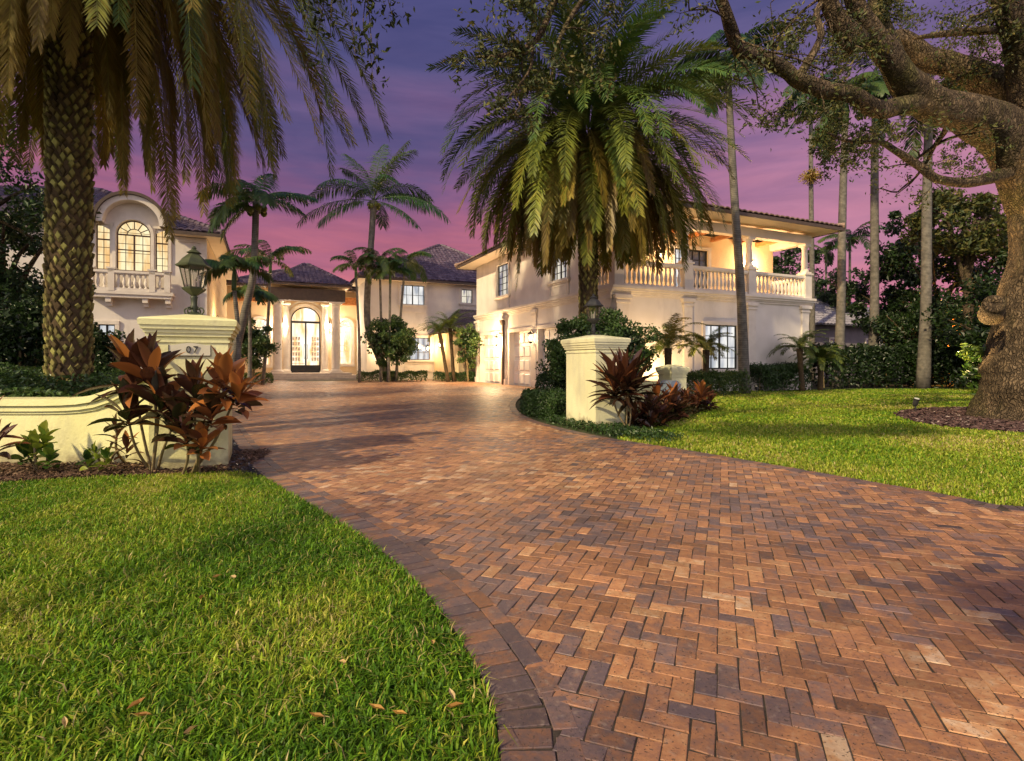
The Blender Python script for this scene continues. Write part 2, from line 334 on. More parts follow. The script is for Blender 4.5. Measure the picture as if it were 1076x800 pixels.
def window(P, b0, b1, y0, y1, nx=2, ny=3, pane='pane_cool', frame='darkframe', d=.12, mull=True, apron=None, surround=.12, name='window', fw=.045, mt=.012, splits=None, arch=0, parent=house, plabel=None, sill=True):
    """frame + muntins set back in its opening, pane behind, moulded surround, sill and apron panel"""
    f = MB(); o0, o1 = -d, -d+.06
    def bar(x0, x1, z0, z1, e=0): f.box(x0, x1, o0+e, o1+e*.5, z0, z1, P)
    bar(b0, b0+fw, y0, y1); bar(b1-fw, b1, y0, y1); bar(b0+fw, b1-fw, y0, y0+fw); bar(b0+fw, b1-fw, y1-fw, y1)
    xs = [b0+(b1-b0)*i/nx for i in range(1, nx)]; zs = [y0+(y1-y0)*i/ny for i in range(1, ny)]
    for i, x in enumerate(xs):
        w = fw*.8 if (mull and nx % 2 == 0 and i == nx//2-1) else mt
        f.box(x-w, x+w, o0+.005, o1-.012, y0+fw, y1-fw, P)
    for z in zs: f.box(b0+fw, b1-fw, o0+.008, o1-.016, z-mt, z+mt, P)
    if splits:
        for z in splits: f.box(b0+fw, b1-fw, o0+.003, o1-.006, z-mt*2.2, z+mt*2.2, P)
    pn = MB(); pn.quad(P(b0, -d+.01, y0), P(b1, -d+.01, y0), P(b1, -d+.01, y1), P(b0, -d+.01, y1))
    if arch:
        c = (b0+b1)/2; r = (b1-b0)/2; n = 20
        for i in range(n):
            a, b = pi*i/n, pi*(i+1)/n
            def q(r_, a_, o): return P(c+r_*cos(a_), o, y1+r_*sin(a_)*arch)
            V = [q(r, a, o0), q(r, b, o0), q(r-fw, b, o0), q(r-fw, a, o0), q(r, a, o1), q(r, b, o1), q(r-fw, b, o1), q(r-fw, a, o1)]
            f.add(V, [(0, 1, 2, 3), (4, 5, 6, 7), (3, 2, 6, 7), (0, 1, 5, 4)])
            V = [q(r*.45, a, o0+.01), q(r*.45, b, o0+.01), q(r*.42, b, o0+.01), q(r*.42, a, o0+.01)]
            pn.add([P(c, -d+.01, y1), q(r, a, -d+.01), q(r, b, -d+.01)], t=[(0, 1, 2)])
        for k_ in range(1, 6):
            a = pi*k_/6; e = np.array((cos(a+pi/2), sin(a+pi/2)))*.014
            pts = [(c+r*.42*cos(a), y1+r*.42*sin(a)*arch), (c+r*cos(a), y1+r*sin(a)*arch)]
            V = []
            for o in (o0+.01, o1-.015):
                for (x, z) in pts: V += [P(x+e[0], o, z+e[1]), P(x-e[0], o, z-e[1])]
            f.add(V, [(0, 1, 3, 2), (4, 5, 7, 6), (0, 2, 6, 4), (1, 3, 7, 5)])
            for i2 in range(3):
                pass
        for i in range(10):
            a, b = pi*i/10, pi*(i+1)/10; rr = r*.43
            V = [P(c+(rr+s_)*cos(t_), o_, y1+(rr+s_)*sin(t_)*arch) for o_ in (o0+.01, o1-.015) for t_ in (a, b) for s_ in (-.014, .014)]
            f.add(V, [(0, 1, 3, 2), (4, 5, 7, 6), (0, 2, 6, 4), (1, 3, 7, 5)])
    w = part(f, name, frame, parent, plabel); p = part(pn, 'pane', pane, w)
    if surround:
        s = MB(); t = surround
        s.box(b0-t, b0, 0.002, .06, y0, y1, P); s.box(b1, b1+t, 0.002, .06, y0, y1, P)
        if not arch: s.box(b0-t, b1+t, 0.002, .07, y1, y1+t, P)
        part(s, 'surround', 'trim', w)
    if sill:
        s = MB(); s.box(b0-.2, b1+.2, 0.002, .14, y0-.1, y0, P); s.box(b0-.16, b1+.16, 0.002, .09, y0-.16, y0-.1, P)
        if apron:
            z1_, z0_ = y0-.16, y0-.16-apron; s.box(b0-.1, b1+.1, .002, .05, z0_, z1_, P)
            s.box(b0+.0, b1-.0, .05, .07, z0_+.07, z0_+.10, P); s.box(b0, b1, .05, .07, z1_-.11, z1_-.08, P)
            s.box(b0, b0+.03, .05, .07, z0_+.10, z1_-.11, P); s.box(b1-.03, b1, .05, .07, z0_+.10, z1_-.11, P)
        part(s, 'sill', 'trim', w)
    return w
def arch_fill(mb, P, b0, b1, zs, zt, depth=.12, n=24, sq=1):
    """wall piece that closes a rectangular opening above zs down to a round arch, with its soffit"""
    c = (b0+b1)/2; r = (b1-b0)/2
    for i in range(n):
        a, b = pi*i/n, pi*(i+1)/n; xa, za, xb, zb = c+r*cos(a), zs+r*sin(a)*sq, c+r*cos(b), zs+r*sin(b)*sq
        mb.quad(P(xa, 0, za), P(xb, 0, zb), P(xb, 0, zt), P(xa, 0, zt)); mb.quad(P(xa, 0, za), P(xb, 0, zb), P(xb, -depth, zb), P(xa, -depth, za))
def arch_ring(mb, P, c, zs, r0, r1, o0, o1, n=28, sq=1, legs=0):
    for i in range(n):
        a, b = pi*i/n, pi*(i+1)/n
        V = [P(c+r*cos(t), o, zs+r*sin(t)*sq) for o in (o0, o1) for t in (a, b) for r in (r0, r1)]
        mb.add(V, [(0, 1, 3, 2), (4, 5, 7, 6), (0, 2, 6, 4), (1, 3, 7, 5)])
    if legs:
        mb.box(c-r1, c-r0, o0, o1, zs-legs, zs, P); mb.box(c+r0, c+r1, o0, o1, zs-legs, zs, P)
BAL = [(.055, 0), (.055, .04), (.035, .05), (.03, .09), (.05, .16), (.062, .25), (.055, .34), (.032, .48), (.026, .55), (.042, .575), (.042, .60), (.03, .62), (.055, .64), (.055, .68)]
def roof_faces(mb, faces, pitch=.27, row=.36, amp=.045, lip=.03):
    """faces: (eaveL, eaveR, topL, topR) local points; courses of barrel tiles"""
    for eL, eR, tL, tR in faces:
        eL, eR, tL, tR = [np.array(p, float) for p in (eL, eR, tL, tR)]
        x = unit(eR-eL); me = (eL+eR)/2; mt = (tL+tR)/2
        up = mt-me; up = up-x*np.dot(up, x); H = np.linalg.norm(up); up = up/H; nn = np.cross(x, up); nn = nn if nn[2] > 0 else -nn
        n = max(1, int(round(H/row))); wE = np.linalg.norm(eR-eL)
        tl, tr = np.dot(tL-eL, x), np.dot(tR-eL, x)
        for k_ in range(n):
            a, b = k_/n, (k_+1)/n+.02
            l0, r0 = tl*a, wE+(tr-wE)*a
            l1, r1 = tl*min(b, 1), wE+(tr-wE)*min(b, 1)
            l, r = min(l0, (l0+l1)/2), max(r0, (r0+r1)/2)
            g = np.arange(math.floor(l/pitch*8), math.ceil(r/pitch*8)+1)*pitch/8; g = np.clip(g, l, r); g = np.unique(g)
            if len(g) < 2: continue
            h = amp*np.abs(np.sin(pi*g/pitch))**.8
            jit = rng.normal(0, .004, len(g))
            def pt(gg, t, off): return eL+np.outer(gg, x)+up*H*t+np.outer(off, nn)
            # clamp top positions to the hips
            g1 = np.clip(g, l1, r1); top = pt(g1, min(b, 1), h*.9); bot = pt(g, a, h+lip+jit); low = pt(g, a, h+jit-.012)
            V = np.concatenate([low, bot, top]); m = len(g); i = np.arange(m-1)
            q = np.concatenate([np.stack([i, i+1, m+i+1, m+i], 1), np.stack([m+i, m+i+1, 2*m+i+1, 2*m+i], 1)])
            mb.add(V, q)
def caps(mb, p, q, r=.11):
    p, q = np.array(p, float), np.array(q, float); Ln = np.linalg.norm(q-p); n = max(2, int(Ln/.38))
    for i in range(n):
        a = p+(q-p)*i/n; b = p+(q-p)*(i+1.15)/n; mb.tube([a+(0, 0, .05), b+(0, 0, .03)], [r*1.12, r*.85], 8, smooth=0)
def hip(u0, u1, v0, v1, ze, apex, name='roof', m='tile', fasc=True, label=None, z_so=None, th=.16):
    """hip roof over a rectangle to apex = ((uL,vL,z),(uR,vR,z)) ridge"""
    a, b = apex; mb = MB()
    c00, c10, c11, c01 = (u0, v0, ze), (u1, v0, ze), (u1, v1, ze), (u0, v1, ze)
    roof_faces(mb, [(c00, c10, a, b), (c10, c11, b, b) if abs(a[0]-b[0]) > .01 or True else None, (c11, c01, b, a), (c01, c00, a, a)])
    caps(mb, c00, a); caps(mb, c10, b); caps(mb, c11, b); caps(mb, c01, a)
    if np.linalg.norm(np.array(a)-np.array(b)) > .3: caps(mb, a, b)
    # plain deck just under the tiles
    e = .03
    def dn(p): return (p[0], p[1], p[2]-e)
    mb.add([dn(p) for p in (c00, c10, b, a)], [(0, 1, 2, 3)]); mb.add([dn(p) for p in (c11, c01, a, b)], [(0, 1, 2, 3)])
    mb.add([dn(p) for p in (c10, c11, b)], t=[(0, 1, 2)]); mb.add([dn(p) for p in (c01, c00, a)], t=[(0, 1, 2)])
    r = part(mb, name, m, house, label)
    f = MB(); z1, z0 = ze-.035, ze-th
    f.box(u0, u1, v0, v0+.04, z0, z1); f.box(u0, u1, v1-.04, v1, z0, z1); f.box(u0, u0+.04, v0+.04, v1-.04, z0, z1); f.box(u1-.04, u1, v0+.04, v1-.04, z0, z1)
    part(f, 'fascia', 'bronze', r)
    s = MB(); s.box(u0+.05, u1-.05, v0+.05, v1-.05, z0+.02, z0+.05); part(s, 'soffit', 'soffit', r)
    return r
def cornice(P, a0, a1, z, name='cornice', k_=1.0, m='trim', up=1):
    mb = MB()
    for o, z0, z1 in ((.05, -.16, -.09), (.09, -.09, -.03), (.15, -.03, .05), (.20, .05, .14)): mb.box(a0, a1, 0.0015, o*k_, z+z0, z+z1, P)
    return part(mb, name, m)
def column(u, v, z0, z1, r=.13, name='column', m='trim', sq=True):
    mb = MB(); H = z1-z0
    mb.lathe((u, v, z0), [(r*1.35, .10), (r*1.35, .16), (r*1.1, .20), (r, .24), (r*1.03, H*.35), (r*.88, H-.32), (r*.86, H-.30), (r*1.0, H-.28), (r*.9, H-.25), (r*1.0, H-.18), (r*1.35, H-.10)], 18)
    mb.box(u-r*1.5, u+r*1.5, v-r*1.5, v+r*1.5, z0, z0+.10); mb.box(u-r*1.45, u+r*1.45, v-r*1.45, v+r*1.45, z1-.10, z1)
    return part(mb, name, m)
def pilaster(P, a, z0, z1, w=.38, out=.07):
    mb = MB(); mb.box(a-w/2, a+w/2, .0015, out, z0+.3, z1-.26, P); mb.box(a-w/2-.05, a+w/2+.05, .0015, out+.05, z0, z0+.3, P)
    mb.box(a-w/2-.05, a+w/2+.05, .0015, out+.03, z1-.26, z1-.20, P); mb.box(a-w/2-.02, a+w/2+.02, .0015, out+.015, z1-.20, z1-.12, P); mb.box(a-w/2-.1, a+w/2+.1, .0015, out+.07, z1-.12, z1, P)
    return part(mb, 'pilaster', 'trim')

# ---- garage wing
Pf, Ps, Pb = PV(0), PU(0), PV(1.7)
GW, GL = 9.4, 13.0
wf = (pu(740, 0), pu(775, 0)); wz = (zz(388, wf[0], 0), zz(341, wf[0], 0))
mb = MB(); wall_open(mb, Pf, 0, GW, 0, 3.5, [(wf[0], wf[1], wz[0], wz[1])])
doors = [(pv(505.5, 0), pv(527, 0)), (pv(536, 0), pv(559, 0)), (pv(566.5, 0), pv(599, 0))]
doors = [(min(d), max(d)) for d in doors]; DZ = 2.52
wall_open(mb, Ps, 0, GL, 0, 3.5, [(a, b, .0, DZ) for a, b in doors], .3)
mb.quad((GW, 0, 0), (GW, GL, 0), (GW, GL, 3.5), (GW, 0, 3.5)); mb.quad((0, GL, 0), (GW, GL, 0), (GW, GL, 6.3), (0, GL, 6.3))
part(mb, 'wall', 'stucco')
up1 = (pv(535, 0), pv(522.6, 0), zz(311, 0, 9.3), zz(277.5, 0, 9.3)); up2 = (pv(597, 0), pv(579, 0), zz(297, 0, 3.8), zz(259, 0, 3.8))
up2 = (up2[0], up2[1], up1[2], up1[3])
mb = MB(); wall_open(mb, Ps, 1.7, GL, 3.5, 6.3, [up1, up2]); mb.quad((GW, 1.7, 3.5), (GW, GL, 3.5), (GW, GL, 6.3), (GW, 1.7, 6.3)); part(mb, 'upper_wall', 'stucco')
fd = (pu(722, 1.7), pu(744, 1.7)); sw = (pu(708, 1.7), pu(719, 1.7))
mb = MB(); wall_open(mb, Pb, .002, GW-.002, 3.62, 6.2, [(fd[0], fd[1], 3.66, 5.6), (sw[0], sw[1], 3.66, 5.6)]); part(mb, 'balcony_wall', 'stucco_cream')
for a, b in doors:
    mb = MB(); mb.box(a, b, -.28, -.22, 0.02, DZ, Ps)
    for r_ in range(4):
        for c_ in range(4):
            w_ = (b-a)/4; h_ = DZ/4; x0 = a+c_*w_+.07; x1 = a+(c_+1)*w_-.07; y0 = .02+r_*h_+.07; y1 = (r_+1)*h_-.05
            mb.frustum(0, 1, 0, 1, 0, 1, 0, 0, lambda p, q, r, x0=x0, x1=x1, y0=y0, y1=y1: Ps(x0+(x1-x0)*(p*.9+.05 if r > .5 else p), -.22+.03*r, y0+(y1-y0)*(q*.86+.07 if r > .5 else q)))
    d_ = part(mb, 'garage_door', 'door')
    mb = MB(); mb.box(a-.16, a, .002, .05, 0, DZ, Ps); mb.box(b, b+.16, .002, .05, 0, DZ, Ps); mb.box(a-.16, b+.16, .002, .06, DZ, DZ+.14, Ps); part(mb, 'door_frame', 'trim', d_)
window(Ps, *up1, nx=3, ny=5, pane='pane_cool', apron=.5, mull=False); window(Ps, *up2, nx=4, ny=5, pane='pane_cool', apron=.5)
window(Pf, wf[0], wf[1], wz[0], wz[1], nx=4, ny=4, pane='pane_white')
for d_, pn_ in ((fd, 'pane_dark'), (sw, 'pane_white')):
    window(Pb, d_[0], d_[1], 3.66, 5.6, nx=3, ny=5, pane=pn_, name='french_door', sill=False, mull=False)
cornice(Pf, -.2, GW+.2, 3.52); cornice(Ps, 0, GL, 3.52); cornice(PU(GW, 1), 0, GL, 3.52)
for px in (722, 789, 845): pilaster(Pf, pu(px, 0), 0, 3.36)
pilaster(Pf, .28, 0, 3.36, .5)
for a in ((doors[0][0]+doors[1][1])/2, (doors[1][0]+doors[2][1])/2, GL-.2, .3): pilaster(Ps, a, 0, 3.36, .32)
# rain pipe beside the garage lamp
mb = MB(); mb.box(9.02, 9.14, .075, .17, .0, 2.9, Ps); mb.frustum(8.96, 9.2, .08, .2, 2.9, 3.15, 0, .05, lambda x, y, z: Ps(x, y, z)); part(mb, 'downpipe', 'bronze')
# balcony slab, rails
mb = MB(); mb.box(-.1, GW+.1, -.1, 1.7, 3.5, 3.64); part(mb, 'balcony_floor', 'trim')
piers = [0.12, pu(722, 0), pu(789, 0), GW-.12]
def rail(P, a0, a1, pz=(), z0=3.66, z1=4.56, bn=.19, name='balustrade', pw=.19):
    mb = MB(); mb.box(a0, a1, -.15, .03, z0, z0+.10, P); mb.box(a0, a1, -.18, .06, z1-.09, z1, P); mb.box(a0, a1, -.15, .03, z1-.13, z1-.09, P)
    o = part(mb, name, 'trim')
    for p in pz:
        mb = MB(); mb.box(p-pw, p+pw, -pw-.06, pw-.10 if pw > .15 else .06, z0-.02, z1+.05, P); mb.box(p-pw-.05, p+pw+.05, -pw-.11, pw-.06 if pw > .15 else .09, z1+.05, z1+.11, P); part(mb, 'post', 'trim', o)
    edges = [a0]+list(pz)+[a1]; H = (z1-.13)-(z0+.10)
    for i in range(len(edges)-1):
        s0, s1 = edges[i]+pw+.03, edges[i+1]-pw-.03
        n = int((s1-s0)/bn)
        if n < 1: continue
        for j in range(n):
            a = s0+(j+.5)*(s1-s0)/n; mb = MB(); c = P(a, -.06, z0+.10)
            mb.lathe(c, [(r*1.05, z/.68*H) for r, z in BAL], 10); part(mb, 'baluster', 'trim', o, shade=True)
rail(Pf, -.05, GW+.05, piers)
rail(PU(0), .25, 1.5+.2)
rail(PU(GW, 1), .25, 1.5+.2)
for p in piers: column(p, .09, 4.64, 5.86, .115)
mb = MB(); mb.box(-.1, GW+.1, -.06, .24, 5.86, 6.2); mb.box(-.1, .2, .24, 1.7, 5.88, 6.19); mb.box(GW-.2, GW+.1, .24, 1.7, 5.88, 6.19); part(mb, 'beam', 'soffit')
mb = MB()
for i in range(7): x = .9+i*1.25; mb.box(x-.07, x+.07, .26, 1.69, 5.98, 6.14)
part(mb, 'ceiling_beams', 'wood')
hip(-.9, GW+.9, -.9, GL+.9, 6.46, ((4.2, 5.2, 7.75), (5.2, GL-5.2, 7.75)), m='tile_warm')

# ---- middle wing
MU0, MU1, MV = -4.84, 6.5, 19.5; Pm = PV(MV)
def rect(px0, px1, py0, py1, v):
    a, b = pu(px0, v), pu(px1, v); m_ = (a+b)/2; return (a, b, zz(py1, m_, v), zz(py0, m_, v))
w1, w2, w3 = rect(421.5, 446, 300, 320.5, MV), rect(485, 496.5, 304.5, 319, MV), rect(427, 452, 355, 378.5, MV)
mb = MB(); wall_open(mb, Pm, MU0, MU1, 0, 6.25, [w1, w2, w3]); mb.quad((MU0, MV, 0), (MU0, MV+9, 0), (MU0, MV+9, 6.25), (MU0, MV, 6.25)); part(mb, 'wall', 'stucco')
window(Pm, *w1, nx=4, ny=2, pane='pane_white', apron=.35, surround=.18); window(Pm, *w2, nx=2, ny=2, pane='pane_cool', apron=.25, mull=False); window(Pm, *w3, nx=4, ny=3, pane='pane_white', apron=.6, surround=.15)
hip(MU0-.6, MU1+1.2, MV-.6, MV+9.8, 6.4, ((1.2, 24.1, 9.8), (1.4, 24.1, 9.8)))
# low link roof between middle wing and garage
mb = MB(); roof_faces(mb, [((-.95, 14.2, 2.9), (3.5, 14.2, 2.9), (1.2, 19.4, 4.6), (3.5, 19.4, 4.6)), ((-.95, 19.4, 2.9), (-.95, 14.2, 2.9), (1.2, 19.4, 4.6), (1.2, 19.4, 4.6))])
mb.add([(-.95, 14.2, 2.86), (3.5, 14.2, 2.86), (3.5, 19.4, 4.56), (1.2, 19.4, 4.56), (-.95, 19.4, 2.86)], [(0, 1, 2, 3)], [(0, 3, 4)]); part(mb, 'roof', 'tile', label='low tiled roof of the link beside the garage')
mb = MB(); mb.quad((-.5, 14.6, 0), (4, 14.6, 0), (4, 14.6, 3), (-.5, 14.6, 3)); mb.quad((-.5, 14.6, 0), (-.5, 19.5, 0), (-.5, 19.5, 3), (-.5, 14.6, 3)); mb.quad((-.9, 14.25, 2.84), (-.9, 19.5, 2.84), (4, 19.5, 2.84), (4, 14.25, 2.84)); part(mb, 'link_wall', 'stucco_cream')

# ---- entrance
EV = 23.5; Pe = PV(EV); EU0, EU1 = -12.78, MU0; FZ = .42
d_ = rect(305.5, 337, 337.5, 388.5, EV); dr = (d_[0], d_[1], FZ, d_[3]); dc = (d_[0]+d_[1])/2; rr_ = (d_[1]-d_[0])/2
sL, sR = rect(264, 284, 344, 384, EV), rect(356.5, 369.5, 343, 383, EV)
mb = MB(); ops = [(dr[0], dr[1], FZ, dr[3]+rr_+.05), (sL[0], sL[1], sL[2], sL[3]+(sL[1]-sL[0])/2+.03), (sR[0], sR[1], sR[2], sR[3]+(sR[1]-sR[0])/2+.03)]
wall_open(mb, Pe, EU0, EU1, 0, 5.95, ops, .2)
for o_, zs in ((ops[0], dr[3]), (ops[1], sL[3]), (ops[2], sR[3])): arch_fill(mb, Pe, o_[0], o_[1], zs, o_[3], .2)
part(mb, 'entrance_wall', 'stucco_cream')
mb = MB(); arch_ring(mb, Pe, dc, dr[3], rr_+.02, rr_+.22, .002, .10, legs=dr[3]-FZ); arch_ring(mb, Pe, dc, dr[3], rr_+.30, rr_+.42, .002, .07, legs=dr[3]-FZ-1.2)
part(mb, 'door_surround', 'trim')
for s_ in (sL, sR):
    mb = MB(); c_ = (s_[0]+s_[1])/2; r_ = (s_[1]-s_[0])/2; arch_ring(mb, Pe, c_, s_[3], r_+.01, r_+.17, .002, .07, legs=s_[3]-s_[2]+.02)
    w_ = window(Pe, *s_, nx=4 if s_ is sL else 2, ny=6, pane='pane_bright', frame='soffit', arch=1, surround=0, mull=False, name='arched_window', splits=[s_[3]], d=.18)
    part(mb, 'surround', 'trim', w_)
fr = MB(); o0, o1 = -.2, -.12
for x0, x1 in ((dr[0], dr[0]+.09), (dc-.05, dc+.05), (dr[1]-.09, dr[1])): fr.box(x0, x1, o0, o1, FZ, dr[3], Pe)
for x0, x1 in ((dr[0]+.09, dc-.05), (dc+.05, dr[1]-.09)): fr.box(x0, x1, o0, o1, FZ, FZ+.5, Pe); fr.box(x0, x1, o0, o1, dr[3]-.14, dr[3], Pe)
fr.box(dr[0]+.1, dc-.06, o1-.03, o1-.01, FZ+.6, FZ+.62, Pe)
arch_ring(fr, Pe, dc, dr[3], rr_-.07, rr_, o0, o1)
door = part(fr, 'entrance_door', 'darkframe', label='double glass entrance door with dark frame and fanlight')
mb = MB(); mb.quad(Pe(dr[0], -.17, FZ), Pe(dr[1], -.17, FZ), Pe(dr[1], -.17, dr[3]), Pe(dr[0], -.17, dr[3]))
for i in range(20):
    a, b = pi*i/20, pi*(i+1)/20; mb.add([Pe(dc, -.17, dr[3]), Pe(dc+rr_*cos(a), -.17, dr[3]+rr_*sin(a)), Pe(dc+rr_*cos(b), -.17, dr[3]+rr_*sin(b))], t=[(0, 1, 2)])
part(mb, 'pane', 'pane_bright', door)
mb = MB()
for sx in (-1, 1):
    for j in range(5):
        for i in range(3): x = dc+sx*(.42+i*.17); z = FZ+.9+j*.34; mb.box(x-.055, x+.055, -.165, -.155, z-.12, z+.12, Pe)
part(mb, 'etched_panel', 'soffit', door)
for sx in (-1, 1):
    mb = MB(); mb.tube([Pe(dc+sx*.1, -.08, FZ+.9), Pe(dc+sx*.12, -.02, FZ+1.2), Pe(dc+sx*.12, -.02, FZ+1.6), Pe(dc+sx*.1, -.08, FZ+1.9)], [.02]*4, 6); part(mb, 'handle', 'bronze', door)
PV_ = 21.9; cl, cr_ = pu(291.5, PV_), pu(353, PV_)
for c_ in (cl, cr_): column(c_, PV_, FZ, 5.0, .27)
for c_ in (cl+.55, cr_-.55): column(c_, EV-.28, FZ, 5.0, .2)
mb = MB(); mb.box(cl-.55, cr_+.55, PV_-.32, PV_+.3, 5.0, 5.75); part(mb, 'entablature', 'bronze', label='dark brown beam above the entrance columns')
mb = MB(); mb.box(cl-.4, cr_+.4, PV_+.3, EV-.002, 5.3, 5.4); part(mb, 'porch_ceiling', 'soffit')
for la, lb_ in ((EU0+.3, cl-.55), (cr_+.55, EU1-.01)): mb = MB(); mb.box(la, lb_, EV-.35, EV-.003, 5.0, 5.5); part(mb, 'lintel', 'wood', label='orange brown wooden lintel beside the entrance')
for i_, (g_, z_) in enumerate(((1.6, .14), (1.25, .28), (.9, .42))):
    mb = MB(); mb.box(cl-g_, cr_+g_, PV_-g_+.1, EV-.004+i_*.001, 0 if i_ == 0 else z_-.14, z_); part(mb, 'step', 'stone')
mb = MB(); mb.box(EU0+.02, cl-1.6, EV-.9, EV-.006, 0, .38); mb.box(cr_+1.6, EU1-.02, EV-.9, EV-.006, 0, .38); part(mb, 'plinth', 'trim')
r0, r1 = pu(282, 21.3), pu(369, 21.3)
hip(EU0-.2, EU1+.0, 22.9, 31, 6.05, ((-9.6, 27, 7.6), (-7.0, 27, 7.6)))
hip(r0, r1, 21.25, 29, 6.08, (((r0+r1)/2-.1, 25.9, 8.0), ((r0+r1)/2+.1, 25.9, 8.0)))

# ---- left wing
LV, LU1, LU0 = 10.62, -12.78, -24.0; Pl = PV(LV)
bc = (pu(122.5, LV)+pu(158.5, LV))/2; br = (pu(158.5, LV)-pu(122.5, LV))/2
zs = zz(247, bc, LV); zb = zz(285, bc, LV)
bw = (bc-br, bc+br, zb, zs); bl = rect(101, 116, 236, 285, LV); brt = rect(163.5, 177, 241, 287, LV)
bl = (bl[0], bl[1], zb, bl[3]); brt = (brt[0], brt[1], zb, bl[3]); lw = rect(103, 121, 341, 358, LV)
mb = MB(); wall_open(mb, Pl, LU0, LU1, 0, 6.2, [(bw[0], bw[1], zb, 6.2), bl, brt, lw]); BLT = bl[3]; 
mb2 = MB()
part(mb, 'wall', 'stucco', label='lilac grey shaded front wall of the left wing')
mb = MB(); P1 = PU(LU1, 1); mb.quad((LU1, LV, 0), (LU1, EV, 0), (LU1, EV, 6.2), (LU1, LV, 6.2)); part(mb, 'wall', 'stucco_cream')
# gable drum above the eave: front disc between window arch and hood
RH = 1.14; gz = bl[3]+.02
mb = MB(); n = 32
for i in range(n):
    a, b = pi*i/n, pi*(i+1)/n
    def pr(t, r): return bc+r*cos(t), gz+r*sin(t)
    ia, ib = a, b
    xa, za = bc+br*cos(a), zs+br*sin(a)*1.0; xb, zb_ = bc+br*cos(b), zs+br*sin(b)*1.0
    xo, zo = pr(a, RH); xp, zp = pr(b, RH)
    mb.quad(Pl(xa, .02, max(za, 0)), Pl(xb, .02, zb_), Pl(xp, .02, zp), Pl(xo, .02, zo)); mb.quad(Pl(xa, .02, za), Pl(xb, .02, zb_), Pl(xb, -.12, zb_), Pl(xa, -.12, za))
part(mb, 'arched_gable', 'trim')
mb = MB(); arch_ring(mb, Pl, bc, gz, RH-.02, RH+.09, -3.2, .62, 32); g_ = part(mb, 'arched_hood', 'bronze', shade=False)
mb = MB(); arch_ring(mb, Pl, bc, gz, RH-.22, RH-.025, .02, .5, 32); arch_ring(mb, Pl, bc, zs, br+.01, br+.12, .02, .12, 28, legs=zs-zb); part(mb, 'moulding', 'trim', g_)
window(Pl, *bw, nx=4, ny=4, pane='pane_warm', frame='brownframe', arch=1, surround=0, name='arched_window', splits=[zs, zb+(zs-zb)*.58], sill=False, fw=.035, mt=.009)
for w_ in (bl, brt): window(Pl, *w_, nx=2, ny=6, pane='pane_warm', frame='brownframe', mull=False, splits=[zb+(bl[3]-zb)*.68], sill=False, surround=.1, fw=.035, mt=.009)
window(Pl, *lw, nx=2, ny=2, pane='pane_white', surround=.14)
# balconet
x0, x1 = pu(88, LV-.5), pu(182, LV-.5); Pn = PV(LV-.5)
mb = MB(); mb.box(x0, x1, -.5, .05, 3.72, 3.86, Pn); mb.box(x0+.06, x1-.06, -.5, 0, 3.6, 3.72, Pn); part(mb, 'balcony_floor', 'trim')
rail(Pn, x0+.1, x1-.1, [x0+.2, pu(117, LV-.5), pu(160, LV-.5), x1-.2], 3.86, 4.62, .17, pw=.1)
for px in (113, 152, 176): 
    a = pu(px, LV-.5); mb = MB(); mb.box(a-.09, a+.09, -.498, -.05, 3.42, 3.6, Pn); mb.box(a-.09, a+.09, -.498, -.25, 3.28, 3.42, Pn); part(mb, 'bracket', 'trim')
# frieze and quoins
mb = MB(); mb.box(x1+.1, LU1, .0015, .06, 6.0, 6.18, Pl); mb.box(LU1-.24, LU1, .0015, .05, 0, 6.0, Pl); part(mb, 'frieze', 'trim')
mb = MB()
for i in range(11): mb.box(x1+.25, LU1-.30, .0015, .012, .3+i*.5, .3+i*.5+.46, Pl)
part(mb, 'rusticated_blocks', 'stucco')
mb = MB()
for i in range(11): mb.box(LV+.5, EV-.5, .0015, .015, .3+i*.5, .3+i*.5+.46, P1)
part(mb, 'rusticated_blocks', 'stucco_cream')
u0_, u1_, v0_, ze_ = LU0-.6, LU1+.65, LV-.6, 6.36; ap = (-18.0, 17.5, 9.5); a2 = (-19.2, 17.5, 9.5); sl = (9.5-ze_)/(17.5-v0_)
ua_, ub_ = bc-RH-.12, bc+RH+.12; tq = (u1_-ub_)/(u1_-ap[0]); dv = tq*(17.5-v0_); zq = ze_+sl*dv
mb = MB(); FC = [((ub_, v0_, ze_), (u1_, v0_, ze_), (ub_, v0_+dv, zq), (ub_, v0_+dv, zq)), ((u0_, v0_+dv, zq), (ub_, v0_+dv, zq), a2, ap), ((u0_, v0_, ze_), (ua_, v0_, ze_), (u0_, v0_+dv, zq), (ua_, v0_+dv, zq)), ((u1_, v0_, ze_), (u1_, 25, ze_), ap, ap)]
roof_faces(mb, FC); caps(mb, (u1_, v0_, ze_), ap); caps(mb, a2, ap)
for f4 in FC: mb.add([(p[0], p[1], p[2]-.03) for p in (f4[0], f4[1], f4[3], f4[2])], [(0, 1, 2, 3)])
rl = part(mb, 'roof', 'tile'); mb = MB(); mb.box(ub_, u1_, v0_, v0_+.04, ze_-.16, ze_-.035); mb.box(u0_, ua_, v0_, v0_+.04, ze_-.16, ze_-.035); mb.box(u1_-.04, u1_, v0_+.04, 25, ze_-.16, ze_-.035); part(mb, 'fascia', 'bronze', rl)
mb = MB(); mb.box(ub_, u1_-.05, v0_+.05, LV-.001, ze_-.14, ze_-.11); mb.box(u0_, ua_, v0_+.05, LV-.001, ze_-.14, ze_-.11); mb.box(LU1+.001, u1_-.05, LV, 25, ze_-.14, ze_-.11); part(mb, 'soffit', 'soffit', rl)

